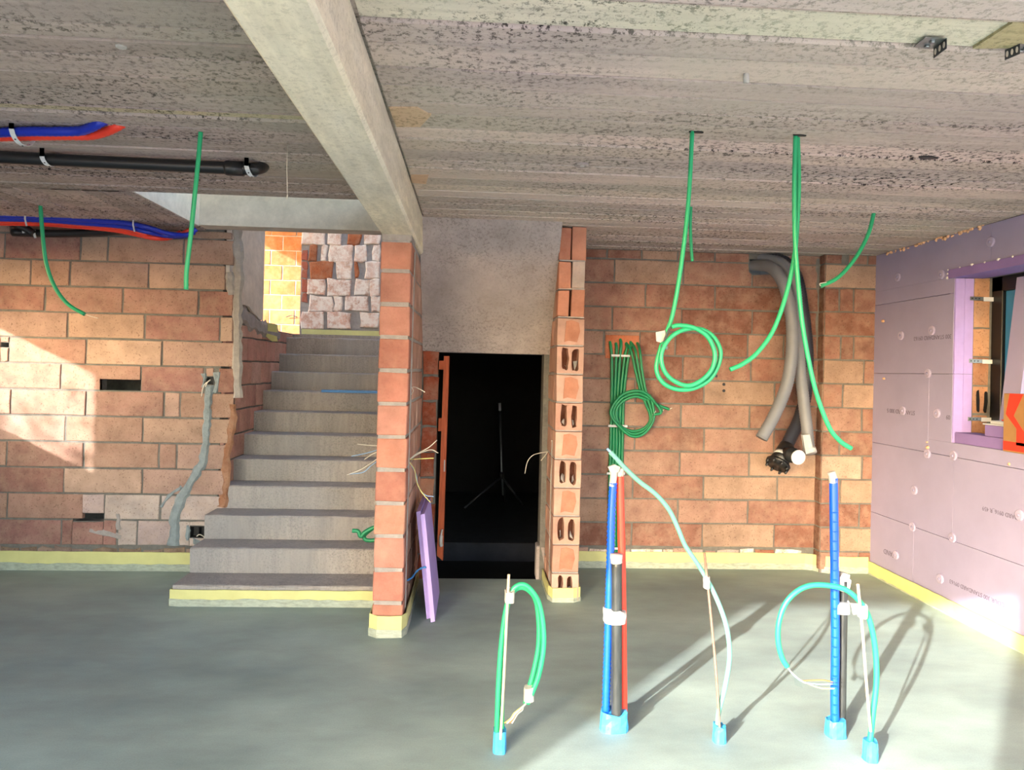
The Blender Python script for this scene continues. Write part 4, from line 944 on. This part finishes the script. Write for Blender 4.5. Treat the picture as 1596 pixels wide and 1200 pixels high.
# group two: single blue pipe with wrapped stub
b1 = onfloor(1303, 1148); Y2 = b1.y
bl2 = tag(tube_part([(1301.5, 1132), (1301, 1080), (1302, 1000), (1301, 900), (1300, 820), (1299, 745)], Y2, .0185, 'smooth_pipe', 'blue', n=14), 'blue pipe standing alone nearer the lilac wall', 'pipe')
rr = random.Random(5)
for k in range(22):
    y = 800+k*15; p = at(1301, y, Y2-.017); q = MB(); q.box((p.x-.015+rr.uniform(0, .008), p.y-.005, p.z), (p.x+.01+rr.uniform(0, .006), p.y+.003, p.z+.006), .002); q.build('sleeve_dent', 'blue', bl2)
tube_part([(1299, 752), (1297.5, 742), (1295, 735)], Y2, [.019]*8+[.018]*8+[.01], 'tape_cap', 'tape_white', bl2, n=10)
st2 = tag(tube_part([(1311, 1134), (1312, 1080), (1313, 1000), (1315, 905)], Y2+.03, .02, 'wrapped_pipe', 'foil', n=12), 'dark film-wrapped pipe stub beside the lone blue pipe', 'pipe')
q = MB(); q.prism([at(x, y, Y2+.012) for (x, y) in ((1309, 921), (1309, 900), (1315, 893), (1325, 896), (1324, 902), (1327, 905), (1324, 920), (1316, 923))], (0, .035, 0)); q.build('torn_tape_cap', 'tape_white', st2)
o = wrap_tape(None, at(1310, 954, Y2+.01), .036, .036, .046, 'tape_grey', 'tape_wrap', .0, 6); tag(o, 'silver tape wrapped round the lone blue pipe and its stub', 'tape')
o = wrap_tape(None, Vector((b1.x+.002, Y2+.012, 0)), .044, .044, .072, 'tape_blue', 'tape_wrap', .1, 7); tag(o, 'round blue tape collar at the foot of the lone blue pipe', 'tape')
# left loop with timber rod
b2 = onfloor(776, 1170); Y3 = b2.y
for i, (off, lab) in enumerate(((0, 'mint conduit of the left floor loop, outer of the pair'), (1, 'mint conduit of the left floor loop, inner of the pair'))):
    pts = [(774+8*off, 1150), (776+6*off, 1090), (780+3*off, 1020), (787+1*off, 960), (796, 925+3*off), (808, 912+4*off), (822, 914+4*off), (838-3*off, 935), (846-6*off, 970), (847-8*off, 1010), (840-9*off, 1050), (830-7*off, 1078), (822-3*off, 1096)]
    c_ = tag(tube_part(pts, Y3-.012+.028*off, .0115, 'floor_conduit', 'green'.replace('x', ''), n=10), lab, 'conduit')
w0 = []
for i, (m_, dx) in enumerate((('wire_white', 0), ('wire_brown', 2), ('wire_white', 4), ('wire_yellow', -2))):
    tube_part([(822, 1094), (816, 1100), (810+dx, 1106), (803+dx, 1112), (798+dx, 1120), (790+dx*2, 1127)], Y3-.004+.003*i, .0035, 'loose_wire', m_, c_, n=6)
o = wrap_tape(None, at(824, 1091, Y3), .022, .026, .058, 'tape_white', 'tape_wrap', .0, 8); tag(o, 'white tape near the hanging end of the left floor loop', 'tape')
o = cable('timber_rod', [(780, 1152), (784, 1080), (789, 980), (793, 895)], Y3-.03, .006, 'wood_pale', 'thin pale timber rod tied to the left conduit loop', 'rod', n=6)
o = wrap_tape(None, at(794, 937, Y3-.01), .021, .034, .05, 'tape_white', 'tape_wrap', .0, 9); tag(o, 'white tape tying the left loop to its timber rod', 'tape')
o = wrap_tape(None, Vector((b2.x+.006, Y3, 0)), .030, .034, .092, 'tape_blue', 'tape_wrap', .1, 10); tag(o, 'blue tape sleeve at the foot of the left conduit loop', 'tape')
# pale conduit with rusty rod
b3 = onfloor(1121, 1155); Y4 = b3.y
c_ = cable('floor_conduit', [(1118, 1136), (1120, 1110), (1130, 1070), (1137, 1025), (1134, 985), (1124, 950), (1107, 912), (1088, 880), (1068, 850), (1056, 822), (1043, 795), (1022, 770), (996, 750), (975, 730), (961, 715), (951, 704)], Y4, .0105, 'green_pale', 'dusty pale green conduit curving up across the back wall view', 'conduit', n=10)
tube_part([(953, 706), (950, 703), (946, 699)], Y4, .006, 'conduit_tip', 'wire_blue', c_, n=6)
cable('steel_rod', [(1122, 1140), (1117, 1060), (1110, 980), (1098, 862)], Y4-.02, .0055, 'rust', 'thin rusty steel rod carrying the dusty pale conduit', 'rod', n=6)
o = wrap_tape(None, at(1101, 916, Y4-.01), .012, .022, .05, 'tape_white', 'tape_wrap', .0, 11); tag(o, 'white tape tying the pale conduit to its steel rod', 'tape')
o = wrap_tape(None, Vector((b3.x, Y4, 0)), .029, .032, .07, 'tape_blue', 'tape_wrap', .1, 12); tag(o, 'blue tape sleeve at the foot of the pale conduit', 'tape')
# right loop
b4 = onfloor(1356, 1184); Y5 = b4.y
c_ = cable('floor_conduit', [(1355, 1164), (1361, 1110), (1366, 1060), (1364, 1010), (1355, 965), (1342, 940), (1320, 920), (1295, 913), (1266, 912), (1243, 921), (1224, 941), (1214, 970), (1213, 1000), (1219, 1025), (1227, 1039)], Y5, .0115, 'green', 'single mint conduit bent into a wide loop by the lone blue pipe', 'conduit', n=10)
for i, (m_, pts) in enumerate((('wire_white', [(1226, 1038), (1233, 1047), (1245, 1058), (1256, 1065)]), ('wire_blue', [(1226, 1038), (1235, 1050), (1250, 1062), (1272, 1066), (1298, 1066)]), ('wire_yellow', [(1226, 1038), (1237, 1052), (1254, 1063), (1278, 1072), (1300, 1073)]), ('wire_brown', [(1250, 1061), (1270, 1060), (1284, 1060), (1298, 1063)]))):
    tube_part(pts, Y5-.002+.002*i, .0028, 'loose_wire', m_, c_, n=6)
q = MB(); q.prism([at(1238, 1057, Y5-.01), at(1248, 1060, Y5-.01), at(1251, 1072, Y5-.01), at(1240, 1068, Y5-.01)], (0, .006, 0)); q.build('connector_clip', 'glass', c_)
cable('steel_rod', [(1357, 1140), (1350, 1060), (1344, 980), (1337, 910)], Y5-.02, .006, 'wood_pale', 'thin pale rod standing upright through the right conduit loop', 'rod', n=6)
o = wrap_tape(None, at(1344, 962, Y5-.008), .016, .024, .05, 'tape_white', 'tape_wrap', .0, 13); tag(o, 'white tape tying the right loop to its rod', 'tape')
q = MB(); q.prism([at(1326, 940, Y5-.012), at(1337, 941, Y5-.012), at(1340, 957, Y5-.012), at(1330, 958, Y5-.012)], (0, .004, 0)); q.build('paper_tag', 'tape_white', o)
o = wrap_tape(None, Vector((b4.x+.0, Y5, 0)), .029, .033, .085, 'tape_blue', 'tape_wrap', .12, 14); tag(o, 'blue tape sleeve at the foot of the right conduit loop', 'tape')

# ------------------------------------------------------------------ foam boards leaning at the left pier
def slab_px(Y, pts, off): 
    q = MB(); q.prism([side_at(x, y, X) for (x, y, X) in pts], off); return q
def lean(y0, y1, xt, xb, zt, zb_, t, name, label):
    q = MB(); q.prism([(xb, y0, zb_), (xb, y1, zb_), (xt, y1, zt), (xt, y0, zt)], (t, 0, t*.25)); tag(q.build(name, 'foam_cut'), label, 'board')
lean(4.62, 5.2, -.345, -.262, .69, .002, .027, 'foam_board', 'lilac foam board leaning closest to the side of the left pier')
lean(4.56, 5.16, -.314, -.232, .685, .002, .027, 'foam_board', 'front lilac foam board leaning against the other one at the pier')

# ------------------------------------------------------------------ doorway: timber frame, label, tripod
dt = thing('timber_post', (at(690, 700, 5.47).x, 5.46, 0), 'orange stained timber post standing upright in the dark doorway', 'post')
q = MB(); P_ = [at(692, 555, 5.46), at(700, 555, 5.46), at(690, 874, 5.46), at(681, 866, 5.46)]; q.prism(P_, (0, .14, 0)); q.build('post', 'wood_orange', dt)
for (x0, y0, x1, y1) in ((684, 562, 692, 576), (683, 652, 691, 672)):
    q = MB(); q.box(tuple(at(x0, y1, 5.47)), tuple(at(x1, y0, 5.47)+Vector((0, .1, 0))), .002); q.build('spacer_block', 'wood_orange', dt)
q = MB(); q.box(tuple(at(691.5, 735, 5.452)), tuple(at(694, 717, 5.452)+Vector((0, .01, 0))), .001); q.build('paper_label', 'tape_white', dt)
q = MB(); q.tube(path([(689, 825), (687.5, 835), (687, 845), (688, 852)], 5.45), [.008]*8+[.014]*8+[.014]*8+[.008], 8); q.build('white_grip', 'tape_white', dt)
tp = thing('light_tripod', Vector((at(782, 770, 8.5).x, 8.5, 0)), 'slim tripod stand in the unlit room behind the doorway', 'tripod')
hub = at(782, 740, 8.5)
q = MB(); q.tube([at(784, 772, 8.5), at(782, 740, 8.5), at(779, 632, 8.5)], .011, 8); q.build('pole', 'steel', tp)
q = MB(); q.tube([at(779, 640, 8.5), at(778.7, 628, 8.5)], .017, 8); q.build('pole_head', 'white_plastic', tp)
for (x, y, Y) in ((724, 793, 8.3), (815, 789, 8.4), (788, 783, 8.8)):
    ft = floor_at(x, y, 0.0); q = MB(); q.tube([hub+Vector((0, 0, -.02)), Vector((ft.x, min(max(ft.y, 7.9), 9.0), .012))], .013, 8); q.build('leg', 'steel_dark', tp)
q = MB(); q.tube([hub-Vector((0, 0, .05)), hub+Vector((0, 0, .03))], .028, 10); q.build('hub', 'black_pipe', tp)

# ------------------------------------------------------------------ small things: wires, boxes, brackets, ceiling bits
def wires(lst, Y, label, cat='wires', r=.003, name='loose_wires'):
    o = thing(name, at(lst[0][1][0][0], lst[0][1][0][1], Y), label, cat)
    for (m_, pts) in lst: tube_part(pts, Y, r, 'wire', m_, o, n=6, k=6)
    return o
sideX = PLX1
def swires(lst, X, label, sgn=1):
    p0 = side_at(lst[0][1][0][0], lst[0][1][0][1], X); o = thing('loose_wires', p0, label, 'wires')
    for (m_, pts) in lst:
        r0_ = side_at(pts[0][0], pts[0][1], X); P = [r0_]+[at(x, y, r0_.y-.02*(i+1)) for i, (x, y) in enumerate(pts[1:])]
        q = MB(); q.tube(spline(P, 6), .003, 6); q.build('wire', m_, o)
swires([('wire_white', [(641, 615), (640, 606), (646, 603), (655, 607), (662, 611)]), ('wire_white', [(641, 615), (644, 609), (642, 604)])], PLX1, 'white wire ends sticking out high on the side of the left pier')
swires([('wire_white', [(638, 716), (648, 708), (660, 702), (670, 696), (681, 686)]), ('wire_white', [(638, 716), (655, 706), (672, 701), (683, 706)]), ('wire_yellow', [(638, 716), (655, 715), (676, 714)]),
        ('wire_yellow', [(638, 720), (646, 732), (650, 752), (658, 768), (671, 783)]), ('wire_blue', [(638, 720), (648, 738), (652, 758), (662, 771), (676, 774)])], PLX1, 'spray of bare wires halfway up the side of the left pier')
swires([('wire_white', [(854, 704), (842, 706), (830, 710), (822, 720), (818, 738)]), ('wire_white', [(854, 704), (848, 712), (843, 718)])], PRX0, 'white wires poking out of the hollow block pier')
wires([('wire_white', [(592, 695), (575, 694), (557, 692)]), ('wire_blue', [(592, 700), (572, 706), (548, 711)]), ('wire_white', [(592, 703), (580, 708), (568, 716)]), ('wire_white', [(592, 712), (575, 724), (560, 733), (541, 740)]), ('wire_blue', [(592, 716), (578, 726), (566, 736), (545, 739)])], 4.6, 'bare wires sticking out over the stairs from the left pier')
c_ = tag(tube_part([(592, 820), (580, 823), (568, 830), (562, 836), (558, 828), (549, 827)], 4.55, .013, 'conduit_stub', 'green_dark', n=8), 'short dark green conduit stub over the lower stairs', 'conduit')
tube_part([(592, 838), (582, 842), (570, 841), (568, 834), (580, 824), (592, 819)], 4.58, .013, 'conduit_loop', 'green_dark', c_, n=8)
o = thing('blue_strap', at(660, 890, 4.7), 'blue plastic strap twisted from the left pier to the leaning boards', 'strap')
swp = [side_at(634, 905, PLX1+.0)]; q = MB(); y_ = swp[0].y; q.tube(spline([swp[0], at(642, 900, 4.62), at(650, 890, 4.58), at(658, 885, 4.55), at(664, 884, 4.54)], 5), [.004, .006, .008, .006]*5+[.006], 6); q.build('strap_twist', 'mesh_blue', o)
q = MB(); p = at(505, 579.5, 6.70); q.box((p.x, 6.60, 1.374), (-.6, 6.63, 1.398), .003); o = q.build('spirit_level', 'mesh_blue'); tag(o, 'thin pale blue bar lying along an upper stair tread', 'level')
# switch boxes and slots in the left wall
def jbox(h, label):
    o = thing('junction_box', Vector(((h[0]+h[2])/2, YL+.05, h[1])), label, 'junction box')
    q = MB(); t = .006; x0, z0, x1, z1 = h
    for (a, b) in (((x0, YL-.006, z0), (x0+t, YL+.06, z1)), ((x1-t, YL-.006, z0), (x1, YL+.06, z1)), ((x0, YL-.006, z0), (x1, YL+.06, z0+t)), ((x0, YL-.006, z1-t), (x1, YL+.06, z1)), ((x0, YL+.055, z0), (x1, YL+.06, z1))): q.box(a, b)
    q.build('box_shell', 'black_pipe', o); return o
o = jbox(hD, 'small black socket box at the top of the grey mortar chase'); tube_part([(326, 594), (320, 598), (316, 606), (314, 618)], YL-.02, .004, 'wire', 'wire_white', o, n=6); tube_part([(328, 592), (324, 595), (320, 603)], YL-.025, .004, 'wire', 'wire_white', o, n=6)
o = jbox(hC, 'wide black socket box low on the wall beside the stairs'); tube_part([(306, 836), (311, 833), (317, 836), (322, 842)], YL-.02, .004, 'wire', 'wire_white', o, n=6)
q = MB(); q.box(((hC[0]+hC[2])/2-.004, YL-.004, hC[1]+.006), ((hC[0]+hC[2])/2+.004, YL+.05, hC[3]-.006)); q.build('divider', 'black_pipe', o)
# angle brackets under the ceiling
def bracket(hinge, plate, label):
    P = [floor_at(x, y, 2.646) for (x, y) in hinge+plate]; Hh = .032; dn = Vector((0, 0, -Hh)); ax = P[1]-P[0]; n_ = Vector((ax.y, -ax.x, 0)).normalized()
    if n_.dot(EYE-P[0]) < 0: n_ = -n_
    o = thing('angle_bracket', (P[0]+P[1])/2+dn, label, 'bracket')
    q = MB(); q.prism(P, (0, 0, -.002)); q.build('top_plate', 'steel', o)
    q = MB(); q.prism([P[0], P[1], P[1]+dn, P[0]+dn], n_*.002); q.build('side_plate', 'steel_dark', o)
    for t in (.17, .5, .83):
        c = P[0]+ax*t+dn*.5+n_*.002; w = ax.normalized()*ax.length*.085
        q = MB(); q.prism([c+w*math.cos(k*math.pi/5)+Vector((0, 0, Hh*.3*math.sin(k*math.pi/5))) for k in range(10)], n_*.0008); q.build('plate_slot', 'plaster', o)
    for t in (.25, .7):
        c = P[0].lerp(P[1], t).lerp(P[3].lerp(P[2], t), .5); q = MB(); q.disc(c+Vector((0, 0, -.002)), (0, 0, -1), .009, .007, 6); q.build('bolt', 'steel', o)
    return o
bracket([(1456, 75), (1476, 59)], [(1442, 57.5), (1424, 72.5)], 'perforated steel angle bracket under the ceiling, fully in view')
bracket([(1567, 78), (1590, 67.6)], [(1622, 70), (1604, 82)], 'steel angle bracket cut off by the right edge of the picture')
p = ceil_at(1163, 114); q = MB(); q.tube([p+Vector((0, 0, .01)), p+Vector((0, 0, -.032))], .0105, 10); tag(q.build('ceiling_plug', 'tape_white'), 'small white plastic plug sticking out of the ceiling', 'plug')
p = ceil_at(907, 256, 2.648); q = MB(); q.disc(p, (0, 0, -1), .036, .012, 18); o = tag(q.build('round_disc', 'soffit'), 'small round grey disc set into the ceiling', 'disc')
q = MB(); q.disc(p+Vector((.0, -.01, -.012)), (0, 0, -1), .012, .003, 8); q.build('cap_mark', 'tape_white', o)
p = ceil_at(189, 71, 2.648); q = MB(); q.disc(p, (0, 0, -1), .018, .008, 8); tag(q.build('ceiling_dab', 'tape_white'), 'small white dab stuck to the ceiling left of the beam', 'dab')
p = ceil_at(448, 225); q = MB(); q.tube([p, p+Vector((0, .0, -.12)), at(448, 306, p.y)], .0018, 5); o = tag(q.build('hanging_string', 'wire_white'), 'thin string hanging from the ceiling beside the beam', 'string')
q = MB(); q.tube([at(448, 304, p.y), at(447, 310, p.y)], [.004, .002], 6); q.build('string_knot', 'wire_white', o)
p = at(438, 506, 9.79); q = MB(); q.tube([at(446, 494, 9.75), at(455, 491, 9.72), at(463, 494, 9.7)], .006, 5); tag(q.build('wire_stub', 'steel_dark'), 'dark bent wire stub on the sunlit orange wall', 'wire')
# tree outside whose leaves dapple the sun on the left wall
tr = thing('garden_tree', (-8.3, -.4, -.16), 'leafy tree outside the left window, shading part of the sun patch', 'tree')
q = MB(); q.tube([Vector((-8.3, -.4, -.16)), Vector((-8.28, -.38, 1.6)), Vector((-8.2, -.4, 3.4))], [.12, .09, .03], 8); q.build('trunk', 'bark', tr)
q = MB(); tr_r = random.Random(11)
for i in range(300):
    c = Vector((-8.15+tr_r.gauss(0, .33), -.15+tr_r.gauss(0, .33), 3.1+tr_r.gauss(0, .28))); a = Vector((tr_r.uniform(-1, 1), tr_r.uniform(-1, 1), tr_r.uniform(-1, 1))).normalized()*.06; b = a.orthogonal().normalized()*.03
    q.add([c-a, c+b, c+a, c-b], [(0, 1, 2, 3)])
o = q.build('foliage', 'leaf', tr); o['kind'] = 'stuff'
